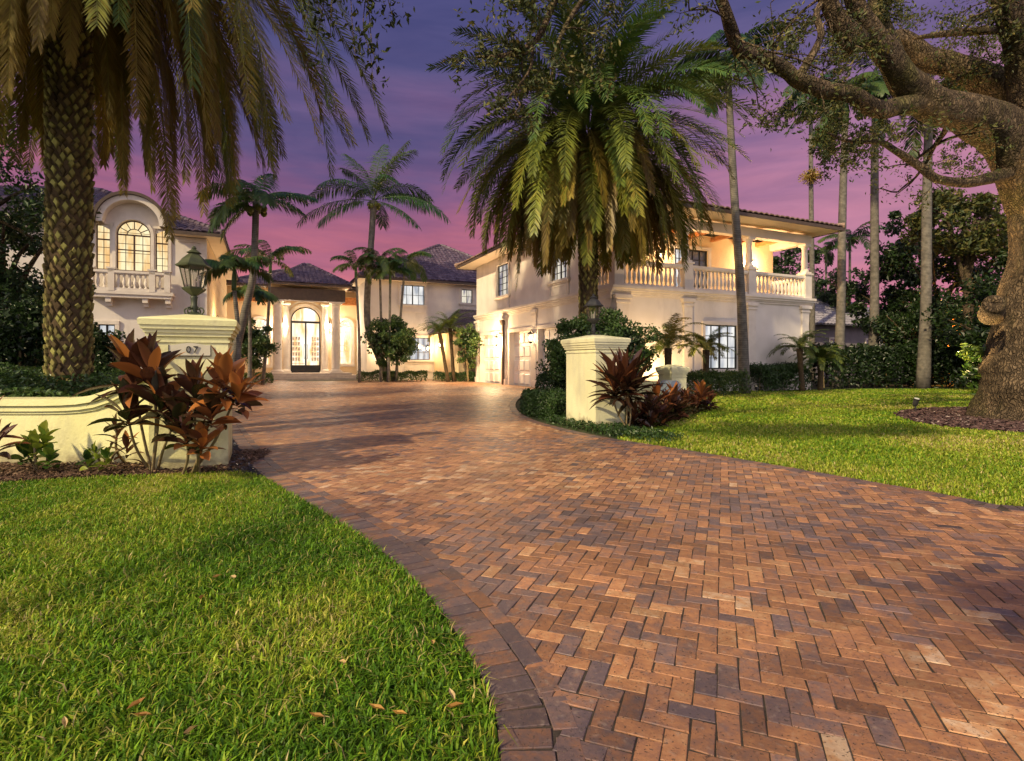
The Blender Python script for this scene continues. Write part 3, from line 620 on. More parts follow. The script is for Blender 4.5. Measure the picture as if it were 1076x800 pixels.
# ---- wall lamps of the house
def wall_lamp(P, a, z, s=1.0, watt=60, name='wall_lamp', parent=house, col=(1, .68, .35)):
    mb = MB(); mb.box(a-.05*s, a+.05*s, .0, .02, z-.1*s, z+.15*s, P); mb.tube([P(a, .02, z+.1*s), P(a, .16*s, z+.3*s), P(a, .2*s, z+.22*s)], [.012*s]*3, 6)
    c = P(a, .2*s, z); mb.lathe(c, [(.02*s, .22*s), (.12*s, .16*s), (.13*s, .14*s)], 6); mb.lathe(c, [(.02*s, -.2*s), (.07*s, -.16*s), (.08*s, -.14*s)], 6)
    for k_ in range(6):
        t = k_*pi/3; mb.tube([(c[0]+.12*s*cos(t), c[1]+.12*s*sin(t), c[2]+.14*s), (c[0]+.075*s*cos(t), c[1]+.075*s*sin(t), c[2]-.14*s)], [.008*s]*2, 4, smooth=0)
    o = part(mb, name, 'lampdark', parent); mb = MB(); mb.lathe(c, [(.03*s, -.09*s), (.045*s, -.03*s), (.045*s, .04*s), (.02*s, .09*s)], 8); part(mb, 'bulb', 'bulb', o)
    ld = bpy.data.lights.new('lamp_light', 'POINT'); ld.energy = watt; ld.color = col; ld.shadow_soft_size = .12; lo = bpy.data.objects.new('lamp_light', ld); SC.collection.objects.link(lo)
    q = P(a, .2*s+.25, z); lo.parent = o; lo.location = q
ga = pv(524.5, 0); wall_lamp(Ps, 9.62, 2.15, 1.2, 380)
wall_lamp(Ps, (doors[1][0]+doors[2][1])/2-.0, 2.15, 1.2, 30)
wall_lamp(Pe, pu(298.5, EV), zz(343, -8, EV), 1.3, 230, col=(1, .8, .55)); wall_lamp(Pe, pu(346, EV), zz(343, -8, EV), 1.3, 230, col=(1, .8, .55))
wall_lamp(Pb, pu(786, 1.7), 5.2, 1.0, 130, col=(1, .68, .36)); wall_lamp(Pb, pu(690, 1.7), 5.2, 1.0, 80, col=(1, .68, .36))
wall_lamp(P1, LV+3.2, 3.0, 1.0, 110); wall_lamp(Pm, MU0+.9, 1.9, 1.0, 80); wall_lamp(PU(-.5), 17.6, 2.2, 1.0, 80); wall_lamp(Pm, .0-1.0, 2.0, 1.0, 60)  # unseen lamps added behind the plants for the brightly lit walls
# ------------------------------------------------------------------ ground
def struct(mb, name, m, kind='structure', label=None, parent=None, shade=False):
    o = mb.build(name, m if not isinstance(m, str) else M[m], parent, shade=shade); prop(o, label, None, None, kind); return o
M['soil'] = surf('soil', (.035, .045, .018), (.06, .07, .028), 3, .95, .4, 30)
M['lawn'] = surf('lawn_base', (.045, .075, .012), (.085, .12, .02), 2.5, .95, .6, 60, .1, lo=.3, hi=.7)
M['joint'] = surf('joint_sand', (.035, .028, .022), (.08, .062, .048), 12, .95, .4, 90)
M['mulch'] = surf('mulch_base', (.035, .022, .015), (.06, .035, .022), 10, .95, .6, 60, .1)
M['gravel'] = surf('gravel_base', (.012, .012, .014), (.02, .02, .024), 10, .9)
mb = MB(); mb.quad((-600, -300, 0), (600, -300, 0), (600, 900, 0), (-600, 900, 0)); struct(mb, 'ground', 'soil')

def smooth(P, it=2):
    P = np.array(P, float)
    for _ in range(it):
        Q = [P[0]]
        for i in range(len(P)-1): Q += [P[i]*.75+P[i+1]*.25, P[i]*.25+P[i+1]*.75]
        Q.append(P[-1]); P = np.array(Q)
    return P
LE = smooth([(-.1, -3.5), (-.06, .8)] + [tuple(G(*p)) for p in ((528, 795), (514, 738), (490, 690), (455, 636), (400, 582), (345, 545), (300, 519), (266, 497), (243, 462), (232, 436))] + [(-7.6, 12.5), (-11.5, 15.0), (-14.5, 20), (-16.4, 30.5)])
RE = smooth([(14, .5), (9.0, 2.9)] + [tuple(G(*p)) for p in ((1076, 541), (1000, 524.5), (900, 507), (800, 489), (700, 472), (640, 463), (590, 452), (556, 442), (541, 431), (543, 421), (556, 413), (580, 409))] + [(2.9, 19.3)])
BACK = [AU+U3*0.0+V3*1.2, AU+V3*13, AU+V3*14.3-U3*.5, AU+V3*18.2-U3*1.0, AU+V3*18.0-U3*9.2, AU+V3*20.2-U3*9.6, AU+V3*20.2-U3*12.5]
poly = np.vstack([LE, np.array(BACK)[::-1], RE[::-1], [(14, -3.5)]])
def inpoly(P, poly):
    x, y = P[:, 0], P[:, 1]; c = np.zeros(len(P), bool); j = len(poly)-1
    for i in range(len(poly)):
        xi, yi = poly[i]; xj, yj = poly[j]
        m = ((yi > y) != (yj > y)) & (x < (xj-xi)*(y-yi)/(yj-yi+1e-12)+xi); c ^= m; j = i
    return c
def tri_poly(poly, z, name, m, kind='structure'):
    import bmesh
    bm = bmesh.new(); vs = [bm.verts.new((p[0], p[1], z)) for p in poly]; bm.faces.new(vs); bmesh.ops.triangulate(bm, faces=bm.faces[:])
    for f in bm.faces:
        if f.normal.z < 0: f.normal_flip()
    me = bpy.data.meshes.new(name); bm.to_mesh(me); bm.free(); me.materials.append(M[m]); o = bpy.data.objects.new(name, me); SC.collection.objects.link(o); prop(o, kind=kind); return o
drive = tri_poly(poly, .0268, 'driveway', 'joint')

def dist_to(P, line):
    d = np.full(len(P), 1e9)
    for a, b in zip(line[:-1], line[1:]):
        ab = b-a; t = np.clip(((P-a)@ab)/(ab@ab+1e-12), 0, 1); d = np.minimum(d, np.linalg.norm(P-(a+t[:, None]*ab), axis=1))
    return d
def vnoise(P, s, seed=0):
    r = np.random.default_rng(seed); g = r.random((64, 64)); x = P[:, 0]*s+1000; y = P[:, 1]*s+1000
    i, j = np.floor(x).astype(int), np.floor(y).astype(int); fx, fy = x-i, y-j; fx = fx*fx*(3-2*fx); fy = fy*fy*(3-2*fy)
    a, b, c, d = g[i % 64, j % 64], g[(i+1) % 64, j % 64], g[i % 64, (j+1) % 64], g[(i+1) % 64, (j+1) % 64]
    return (a*(1-fx)+b*fx)*(1-fy)+(c*(1-fx)+d*fx)*fy
# bricks: 90 degree herringbone
def brick_boxes(C, A, hx, hy, z, near):
    """C centres, A unit long axis, half sizes; returns arrays for MB"""
    n = len(C); B = np.stack([-A[:, 1], A[:, 0]], 1); jit = rng.normal(0, .0017, (n, 4, 2))
    tilt = rng.normal(0, .0006, (n, 2)); zz_ = z+rng.normal(0, .0005, n); bev = .0018
    def ring(ix, iy, dz):
        o = []
        for k_, (sx, sy) in enumerate(((-1, -1), (1, -1), (1, 1), (-1, 1))):
            p = C+A*(sx*(hx-ix))[:, None]+B*(sy*(hy-iy))[:, None]+jit[:, k_]
            o.append(np.stack([p[:, 0], p[:, 1], zz_+sx*tilt[:, 0]+sy*tilt[:, 1]+dz], 1))
        return np.stack(o, 1)
    v = np.concatenate([ring(bev, bev, 0), ring(0, 0, -.0018), ring(0, 0, -.02)], 1)
    base = np.arange(n)[:, None]*12
    Q = [(0, 1, 2, 3)]
    for r_ in (0, 4):
        for k_ in range(4): Q.append((r_+4+k_, r_+4+(k_+1) % 4, r_+(k_+1) % 4, r_+k_))
    return v.reshape(-1, 3), np.concatenate([base+np.array(q) for q in Q])
W_ = .070; g0 = np.array((.932, -.361)); g1 = np.array((.361, .932))
cen, ax = [], []
ext = 500
ii, jj = np.meshgrid(np.arange(-ext, ext), np.arange(-ext, ext), indexing='ij'); ii = ii.ravel(); jj = jj.ravel()
md = (ii-jj) % 4
h = md == 0; cen.append(np.stack([ii[h]+1, jj[h]+.5], 1)); ax.append(np.tile(g0, (h.sum(), 1)))       # long along g0 covers (i,j),(i+1,j)
v_ = md == 3; cen.append(np.stack([ii[v_]+.5, jj[v_]+1], 1)); ax.append(np.tile(g1, (v_.sum(), 1)))    # long along g1 covers (i,j),(i,j+1)
cen = np.concatenate(cen)*W_; ax = np.concatenate(ax); P2 = np.outer(cen[:, 0], g0)+np.outer(cen[:, 1], g1)+np.array((0, 14.))
k_ = (P2[:, 1] > .9) & (P2[:, 1] < 37) & (P2[:, 0] < P2[:, 1]*1.15+5.5) & (P2[:, 0] > -P2[:, 1]*1.05-1.5); P2, ax = P2[k_], ax[k_]
k_ = inpoly(P2, poly); P2, ax = P2[k_], ax[k_]
dl = dist_to(P2, LE); k_ = dl > .185; P2, ax = P2[k_], ax[k_]
k_ = dist_to(P2, RE) > .14; P2, ax = P2[k_], ax[k_]
n = len(P2)
# tint: x selects the colour, y brightness, z second selector
pat = vnoise(P2, .55, 3)*.6+vnoise(P2, 1.7, 4)*.4
sel = np.clip(rng.normal(.52, .165, n)+(pat-.5)*.6, 0, 1); bri = np.clip(rng.normal(1, .16, n), .55, 1.5)
mbk = MB(); v, q = brick_boxes(P2, ax, np.full(n, W_-.0022), np.full(n, W_/2-.0022), .030, None)
mbk.add(v, q, tint=np.repeat(np.stack([sel, bri, rng.random(n)], 1), 12, 0))
def border(line, off, hx, hy, along, zt, side):
    seg = np.diff(line, axis=0); L_ = np.concatenate([[0], np.cumsum(np.linalg.norm(seg, axis=1))]); step = 2*along+.006
    s = np.arange(step/2, L_[-1], step); x = np.interp(s, L_, line[:, 0]); y = np.interp(s, L_, line[:, 1])
    e = .05; tx = np.interp(s+e, L_, line[:, 0])-np.interp(s-e, L_, line[:, 0]); ty = np.interp(s+e, L_, line[:, 1])-np.interp(s-e, L_, line[:, 1])
    T = unit(np.stack([tx, ty], 1)); Nn = np.stack([-T[:, 1], T[:, 0]], 1)*side; C = np.stack([x, y], 1)+Nn*off
    m = (C[:, 1] > .5) & (C[:, 1] < 31); C, T, Nn = C[m], T[m], Nn[m]
    A = Nn if hx > hy and along == hy else T
    v, q = brick_boxes(C, A, np.full(len(C), hx), np.full(len(C), hy), zt, None)
    sl = np.clip(rng.normal(.22, .18, len(C)), 0, 1); mbk.add(v, q, tint=np.repeat(np.stack([sl, np.clip(rng.normal(.85, .12, len(C)), .5, 1.2), rng.random(len(C))], 1), 12, 0))
border(LE, .080, .076, .038, .038, .033, -1)
border(LE, .198, .076, .037, .076, .032, -1)
border(RE, .080, .076, .038, .038, .033, 1)
m = mat('brick'); M['brick'] = m; t = m.node_tree; nn_ = t.nodes.new; l = t.links.new
o = nn_('ShaderNodeOutputMaterial'); b = nn_('ShaderNodeBsdfPrincipled'); l(b.outputs[0], o.inputs[0])
a = nn_('ShaderNodeAttribute'); a.attribute_name = 'tint'; s = nn_('ShaderNodeSeparateColor'); l(a.outputs['Color'], s.inputs[0])
tcn = nn_('ShaderNodeTexCoord'); n1 = nn_('ShaderNodeTexNoise'); n1.inputs['Scale'].default_value = 17; n1.inputs['Detail'].default_value = 6; n1.inputs['Roughness'].default_value = .65; l(tcn.outputs['Object'], n1.inputs['Vector'])
ma = nn_('ShaderNodeMath'); ma.operation = 'MULTIPLY_ADD'; ma.inputs[1].default_value = 1.15; ma.inputs[2].default_value = -.575; l(n1.outputs['Fac'], ma.inputs[0])
mA = nn_('ShaderNodeMath'); mA.operation = 'ADD'; l(ma.outputs[0], mA.inputs[0]); l(s.outputs[0], mA.inputs[1])
r = nn_('ShaderNodeValToRGB'); l(mA.outputs[0], r.inputs[0]); st = [(0, (.12, .09, .10)), (.22, (.18, .12, .11)), (.42, (.28, .143, .086)), (.62, (.385, .186, .09)), (.82, (.45, .26, .135)), (1, (.52, .38, .26))]
while len(r.color_ramp.elements) < len(st): r.color_ramp.elements.new(.5)
for e, (p, c) in zip(r.color_ramp.elements, st): e.position = p; e.color = (*c, 1)
mu = nn_('ShaderNodeMixRGB'); mu.blend_type = 'MULTIPLY'; mu.inputs[0].default_value = 1; l(r.outputs[0], mu.inputs[1]); cb = nn_('ShaderNodeCombineColor'); [l(s.outputs[1], cb.inputs[i]) for i in range(3)]; l(cb.outputs[0], mu.inputs[2])
# pits, dirt
n2 = nn_('ShaderNodeTexNoise'); n2.inputs['Scale'].default_value = 120; n2.inputs['Detail'].default_value = 3; l(tcn.outputs['Object'], n2.inputs['Vector'])
r2 = nn_('ShaderNodeValToRGB'); r2.color_ramp.elements[0].position = .61; r2.color_ramp.elements[1].position = .70; l(n2.outputs['Fac'], r2.inputs[0])
mx2 = nn_('ShaderNodeMixRGB'); mx2.inputs[2].default_value = (.045, .035, .03, 1); l(mu.outputs[0], mx2.inputs[1])
mf = nn_('ShaderNodeMath'); mf.operation = 'MULTIPLY'; mf.inputs[1].default_value = .8; l(r2.outputs[0], mf.inputs[0]); l(mf.outputs[0], mx2.inputs[0])
n4 = nn_('ShaderNodeTexNoise'); n4.inputs['Scale'].default_value = 38; n4.inputs['Detail'].default_value = 6; l(tcn.outputs['Object'], n4.inputs['Vector'])
r4 = nn_('ShaderNodeValToRGB'); r4.color_ramp.elements[0].position = .58; r4.color_ramp.elements[1].position = .75; l(n4.outputs['Fac'], r4.inputs[0])
mx4 = nn_('ShaderNodeMixRGB'); mx4.inputs[2].default_value = (.50, .40, .32, 1); l(mx2.outputs[0], mx4.inputs[1]); mf4 = nn_('ShaderNodeMath'); mf4.operation = 'MULTIPLY'; mf4.inputs[1].default_value = .30; l(r4.outputs[0], mf4.inputs[0]); l(mf4.outputs[0], mx4.inputs[0])
nL = nn_('ShaderNodeTexNoise'); nL.inputs['Scale'].default_value = .55; nL.inputs['Detail'].default_value = 7; nL.inputs['Roughness'].default_value = .6; l(tcn.outputs['Object'], nL.inputs['Vector'])
rL = nn_('ShaderNodeValToRGB'); rL.color_ramp.elements[0].position = .36; rL.color_ramp.elements[0].color = (.86, .84, .86, 1); rL.color_ramp.elements[1].position = .62; rL.color_ramp.elements[1].color = (1.08, 1.05, 1.0, 1); l(nL.outputs['Fac'], rL.inputs[0])
mL = nn_('ShaderNodeMixRGB'); mL.blend_type = 'MULTIPLY'; mL.inputs[0].default_value = 1; l(mx4.outputs[0], mL.inputs[1]); l(rL.outputs[0], mL.inputs[2])
l(mL.outputs[0], b.inputs['Base Color'])
rv = nn_('ShaderNodeMapRange'); rv.inputs[3].default_value = .36; rv.inputs[4].default_value = .72; l(n1.outputs['Fac'], rv.inputs[0]); l(rv.outputs[0], b.inputs['Roughness'])
b.inputs['Specular IOR Level'].default_value = .45
ht = nn_('ShaderNodeMath'); ht.operation = 'MULTIPLY_ADD'; ht.inputs[1].default_value = -1.2; l(r2.outputs[0], ht.inputs[0]); l(n4.outputs['Fac'], ht.inputs[2])
bu = nn_('ShaderNodeBump'); bu.inputs['Strength'].default_value = .55; bu.inputs['Distance'].default_value = .006; l(ht.outputs[0], bu.inputs['Height']); l(bu.outputs[0], b.inputs['Normal'])
struct(mbk, 'driveway_paving', 'brick', label='brown and orange brick pavers laid in herringbone')
print('bricks', n)

# ---- lawns
LL = [tuple(p) for p in LE if p[1] <= G(262, 498)[1]]
leftlawn = np.array([(-9, -1.5), (-.1, -1.5)] + [p for p in LL if p[1] > -1.4] + [tuple(G(252, 499)), tuple(G(180, 502)), tuple(G(100, 505)), tuple(G(0, 512)), (-9, 5.2)])
RR_ = [tuple(p) for p in RE if p[1] > 3.3 and p[1] < G(640, 463)[1]+.05]
hb = [tuple(G(*p)) for p in ((660, 458), (690, 449), (735, 436), (748, 424), (738, 416), (760, 411))]
rightlawn = np.array([(30, 3.6), (12, 3.6), (9.3, 3.05)] + RR_ + hb + [(9.5, 20.4), (12, 21.2), (14, 21.8), (40, 22.5)])
rightlawn = np.array([(40, -1), (14, -1), (12.5, 1.5)] + [tuple(p) for p in RE if p[0] > 1.0 and 1.0 < p[1] < G(640, 463)[1]+.05] + hb + [(9.5, 20.4), (12, 21.2), (14, 21.8), (40, 22.5)])
tri_poly(leftlawn, .012, 'lawn', 'lawn'); tri_poly(rightlawn, .012, 'lawn', 'lawn')
mr = [tuple(G(*p)) for p in ((938, 437), (960, 431), (1000, 430), (1076, 431), (1130, 436), (1180, 446), (1150, 458), (1076, 458), (1000, 452), (960, 446))]
mulch_ring = smooth(mr+[mr[0]], 2)[:-1]; tri_poly(mulch_ring, .02, 'mulch_bed', 'mulch')
bed = np.array([tuple(G(257, 497)), tuple(G(180, 501)), tuple(G(100, 504)), tuple(G(0, 511)), (-9, 5.22), (-9, 6.6), (-2.9, 6.6)])
tri_poly(bed, .016, 'mulch_bed', 'mulch')
def blades(mb, P, hgt, wid, lean=.9, z0=.01, tint=(.45, .2), bri=(1, .2), patch=None):
    n = len(P); az = rng.uniform(0, 2*pi, n); a = np.stack([np.cos(az), np.sin(az), 0*az], 1); sd_ = np.stack([-np.sin(az), np.cos(az), 0*az], 1)
    h = hgt*rng.uniform(.55, 1.25, n)[:, None]; w = wid*rng.uniform(.7, 1.3, n)[:, None]; ln = lean*rng.uniform(.2, 1.4, n)[:, None]
    B = np.concatenate([P, np.full((n, 1), z0)], 1); up = np.array((0, 0, 1.))
    p1 = B+up*h*.6+a*h*ln*.35; p2 = B+up*h*(1.0-.25*ln)+a*h*ln*1.0
    tw = rng.normal(0, .4, (n, 1)); s1 = unit(sd_+a*tw)
    v = np.stack([B-sd_*w*.35, B+sd_*w*.35, p1-s1*w*.5, p1+s1*w*.5, p2], 1).reshape(-1, 3); b = np.arange(n)[:, None]*5
    tx = np.clip(rng.normal(tint[0], tint[1], n)+(patch if patch is not None else 0), 0, 1); ty = np.clip(rng.normal(bri[0], bri[1], n), .4, 1.6)
    mb.add(v, b+np.array((0, 1, 3, 2)), b+np.array((2, 3, 4)), tint=np.repeat(np.stack([tx, ty, 0*tx], 1), 5, 0))
M['grass'] = leafmat('grass', [(0, (.06, .15, .010)), (.35, (.14, .29, .015)), (.65, (.33, .42, .03)), (.9, (.50, .46, .09)), (1, (.55, .45, .2))], .5, .35, .3)
def scatter(poly, y0, y1, dens, xm=None):
    lo, hi = poly.min(0), poly.max(0); lo = np.array((lo[0], max(lo[1], y0))); hi = np.array((hi[0], min(hi[1], y1)))
    n = int((hi[0]-lo[0])*(hi[1]-lo[1])*dens); P = lo+rng.random((n, 2))*(hi-lo); P = P[inpoly(P, poly)]
    return P[np.abs(P[:, 0]) < P[:, 1]*1.1+3.0]
mb = MB()
P = scatter(leftlawn, .6, 5.4, 10500); patch = (vnoise(P, 1.3, 9)-.5)*.7+(vnoise(P, 4, 10)-.5)*.35
k_ = rng.random(len(P)) < .55+.9*vnoise(P, 2.6, 21)*vnoise(P, 7, 22)*2; P, patch = P[k_], patch[k_]
blades(mb, P, .046, .0064, tint=(.33, .2), bri=(1.05, .28), patch=patch)
k_ = rng.random(len(P)) < .06; blades(mb, P[k_]+.004, .06, .004, lean=1.5, tint=(.92, .08), bri=(.9, .25))
struct(mb, 'grass', 'grass', 'stuff', 'bright green coarse grass of the left lawn')
mb = MB()
def keep(P): return P[~inpoly(P, mulch_ring)]
for y0, y1, d_, h_, w_ in ((1, 6, 3000, .05, .010), (6, 9, 1900, .055, .014), (9, 13, 900, .06, .02), (13, 23, 420, .06, .03)):
    P = keep(scatter(rightlawn, y0, y1, d_)); patch = (vnoise(P, .7, 9)-.5)*.4+(vnoise(P, 3, 10)-.5)*.2
    blades(mb, P, h_, w_, tint=(.60, .18), patch=patch)
struct(mb, 'grass', 'grass', 'stuff', 'yellow green grass of the right lawn')
def chips(poly, dens, size, m, name, label, z=.02, y1=99):
    P = scatter(poly, 0, y1, dens); n = len(P); mb = MB(); az = rng.uniform(0, pi, n); a = np.stack([np.cos(az), np.sin(az), rng.normal(0, .3, n)], 1); s_ = np.stack([-np.sin(az), np.cos(az), rng.normal(0, .3, n)], 1)
    L_ = size*rng.uniform(.5, 1.6, (n, 1)); w = L_*rng.uniform(.25, .5, (n, 1)); C = np.concatenate([P, z+rng.uniform(0, .03, (n, 1))], 1); u = np.cross(a, s_); t_ = w*.3
    v = np.stack([C-a*L_-s_*w, C+a*L_-s_*w*.8, C+a*L_+s_*w, C-a*L_*.8+s_*w, C+u*t_*2], 1).reshape(-1, 3); b = np.arange(n)[:, None]*5
    T = np.concatenate([b+np.array(x) for x in ((0, 1, 4), (1, 2, 4), (2, 3, 4), (3, 0, 4))]); tt = np.repeat(np.stack([rng.random(n), rng.uniform(.6, 1.3, n), 0*az], 1), 5, 0)
    mb.add(v, t=T, tint=tt); return struct(mb, name, m, 'stuff', label)
M['chip'] = leafmat('bark_chip', [(0, (.045, .025, .015)), (.6, (.12, .065, .04)), (1, (.26, .17, .11))], .9, 0)
M['chip_dark'] = leafmat('bark_chip_dark', [(0, (.04, .022, .022)), (.6, (.10, .055, .05)), (.92, (.14, .08, .07)), (1, (.4, .32, .28))], .9, 0)
M['pebble'] = leafmat('pebble', [(0, (.012, .012, .015)), (.8, (.05, .05, .06)), (1, (.12, .12, .15))], .35, 0, .6)
chips(bed, 2600, .018, 'chip', 'bark_mulch', 'brown bark mulch along the low wall', .022)
chips(mulch_ring, 900, .03, 'chip_dark', 'bark_mulch', 'dark purple brown mulch around the oak', .03)
gp = [tuple(p) for p in LE if 4.9 < p[1] < 11.5]; gravel = np.array(gp+[(-4.6, 8.0), tuple(np.array(G(239, 492))+(.02, .02)), tuple(G(239, 499))])
tri_poly(gravel, .018, 'gravel_strip', 'gravel'); chips(gravel, 1500, .016, 'pebble', 'gravel', 'black pebbles between pillar and driveway', .024)
M['fallen'] = leafmat('fallen_leaf', [(0, (.35, .17, .04)), (.5, (.50, .28, .06)), (1, (.55, .42, .22))], .6, .2)
def fallen(px, py, s=.05, tx=.5):
    x, y = G(px, py); a = rng.uniform(0, 6); mb = MB(); A = np.array((cos(a), sin(a), 0)); B = np.array((-sin(a), cos(a), 0)); C = np.array((x, y, .05)); u = np.array((0, 0, 1.))
    V = [C-A*s, C-A*s*.3-B*s*.3+u*.008, C-A*s*.3+u*0, C-A*s*.3+B*s*.3+u*.01, C+A*s*.4-B*s*.28+u*.008, C+A*s*.4, C+A*s*.4+B*s*.28+u*.01, C+A*s+u*.012]
    mb.add(V, [(1, 4, 5, 2), (2, 5, 6, 3)], [(0, 1, 2), (0, 2, 3), (4, 7, 5), (5, 7, 6)], tint=(tx, 1, 0))
    return mb.build('fallen_leaf', M['fallen'])
for i, (px, py, s, tx) in enumerate(((143, 758, .035, .1), (200, 787, .034, .8), (68, 779, .03, .9), (150, 770, .03, 0), (245, 618, .045, .9), (228, 617, .04, .6), (212, 640, .04, .1), (360, 712, .03, .8), (333, 771, .03, .1), (478, 760, .04, .2), (396, 762, .035, .3), (420, 768, .03, .5), (455, 690, .03, .7), (475, 748, .034, 1))):
    prop(fallen(px, py, s*.78, tx), 'small dry fallen leaf lying on the green left lawn', 'leaf', 'fallen leaves on the left lawn')

# ---- pillars, low wall, mailbox
def dirty(m):   # soil splashed up from the bed, uneven along the foot
    t = m.node_tree; n_ = t.nodes.new; l_ = t.links.new; b_ = next(x for x in t.nodes if x.type == 'BSDF_PRINCIPLED'); src = b_.inputs['Base Color'].links[0].from_socket; tc_ = next(x for x in t.nodes if x.type == 'TEX_COORD')
    sp = n_('ShaderNodeSeparateXYZ'); l_(tc_.outputs['Object'], sp.inputs[0]); nz_ = n_('ShaderNodeTexNoise'); nz_.inputs['Scale'].default_value = 9; nz_.inputs['Detail'].default_value = 8; l_(tc_.outputs['Object'], nz_.inputs['Vector'])
    a_ = n_('ShaderNodeMath'); a_.operation = 'MULTIPLY_ADD'; a_.inputs[1].default_value = -.45; l_(nz_.outputs['Fac'], a_.inputs[0]); l_(sp.outputs['Z'], a_.inputs[2])
    mr2 = n_('ShaderNodeMapRange'); mr2.inputs[1].default_value = -.16; mr2.inputs[2].default_value = -.02; mr2.inputs[3].default_value = .75; mr2.inputs[4].default_value = 0; l_(a_.outputs[0], mr2.inputs[0])
    mx_ = n_('ShaderNodeMixRGB'); mx_.inputs[2].default_value = (.24, .20, .12, 1); l_(mr2.outputs[0], mx_.inputs[0]); l_(src, mx_.inputs[1]); l_(mx_.outputs[0], b_.inputs['Base Color'])
    return m
dirty(M['pillar']); M['pillar_pale'] = dirty(surf('pillar_pale_stucco', (.66, .64, .39), (.74, .72, .47), 2.2, .85, .5, 35, .2, stain=((.44, .42, .32), 1.6)))  # pale copy: same stucco with less yellow light in its colour
def pillar(name, label, u, v, w, d, H, capw, near=False, m='pillar'):
    """near corner at world (u,v); aligned to the house; w along U, d along V"""
    t = thing(name, label, 'pillar', (u, v, 0), TH)
    mb = MB(); mb.box(0, w, 0, d, 0, H-.18); o = mb.build('shaft', M[m], t, world=False)
    mb = MB(); x0, x1, y0, y1 = 0, w, 0, d; e = capw
    for g, a, b in ((.015, H-.26, H-.235), (e*.35, H-.20, H-.165), (e*.55, H-.165, H-.13), (e*.8, H-.13, H-.09), (e, H-.09, H-.035)): mb.frustum(x0, x1, y0, y1, a, b, g*.93, g)
    mb.frustum(x0, x1, y0, y1, H-.035, H-.02, e, e-.02)
    cx, cy = w/2, d/2; V = [(x0-e+.02, y0-e+.02, H-.02), (x1+e-.02, y0-e+.02, H-.02), (x1+e-.02, y1+e-.02, H-.02), (x0-e+.02, y1+e-.02, H-.02), (cx-.08, cy-.08, H+.045), (cx+.08, cy-.08, H+.045), (cx+.08, cy+.08, H+.045), (cx-.08, cy+.08, H+.045)]
    mb.add(V, [(0, 1, 5, 4), (1, 2, 6, 5), (2, 3, 7, 6), (3, 0, 4, 7), (4, 5, 6, 7)]); mb.build('cap', M[m], t, world=False)
    return t
c0 = np.array((-2.93, 5.62)); wL = .69; oL = c0-U3*wL
pL = pillar('gate_pillar', 'broad yellow lit stucco gate pillar with number plaque at the end of the low wall', oL[0], oL[1], wL, .76, 1.56, .085)
mb = MB()   # number plaque on its front face: an arched raised frame
def Pq(a, o, z): return (a, -o, z)
pa0, pa1 = .17, .53; pz0, pz1 = 1.17, 1.275
mb.box(pa0, pa1, .001, .014, pz0, pz1, Pq)
for i in range(10):
    a, b = pa0+(pa1-pa0)*(.12+.76*i/10), pa0+(pa1-pa0)*(.12+.76*(i+1)/10); za, zb2 = pz1+.02*sin(pi*i/10), pz1+.02*sin(pi*(i+1)/10)
    mb.quad(Pq(a, .014, pz1), Pq(b, .014, pz1), Pq(b, .014, zb2), Pq(a, .014, za)); mb.quad(Pq(a, .014, za), Pq(b, .014, zb2), Pq(b, .001, zb2), Pq(a, .001, za))
plq = mb.build('number_plaque', surf('plaque', (.55, .52, .38), (.62, .58, .44), 8, .8), pL, world=False)
mb = MB(); e = .006
mb.box(pa0-e, pa1+e, .001, .019, pz0-e, pz0, Pq); mb.box(pa0-e, pa0, .001, .019, pz0, pz1, Pq); mb.box(pa1, pa1+e, .001, .019, pz0, pz1, Pq)
mb.build('border', M['lampdark'], plq, world=False)
fc = bpy.data.curves.new('house_number', 'FONT'); fc.body = '07'; fc.size = .095; fc.extrude = .003; fc.align_x = 'CENTER'; fc.align_y = 'CENTER'; fc.space_character = 1.3; fc.offset = .0008
fo = bpy.data.objects.new('house_number', fc); SC.collection.objects.link(fo)
dg = bpy.context.evaluated_depsgraph_get(); me = bpy.data.meshes.new_from_object(fo.evaluated_get(dg)); bpy.data.objects.remove(fo)
fo = bpy.data.objects.new('house_number', me); SC.collection.objects.link(fo); me.materials.append(M['lampdark']); fo.parent = plq; fo.location = (.37, -.022, 1.226); fo.rotation_euler = (pi/2, 0, 0)
c1 = np.array((1.345, 8.74))
pR = pillar('gate_pillar', 'tall narrow yellow lit stucco gate pillar right of the driveway with a lantern on it', c1[0], c1[1], .56, .94, 1.52, .075, m='pillar_pale')
c2 = np.array(((706-CX)/F*13.4, 13.4)); pS = pillar('gate_pillar', 'short pale stucco pillar standing behind the red leaved plants on the right', c2[0]-.0, c2[1], .46, .5, 1.0, .06, m='pillar_pale')
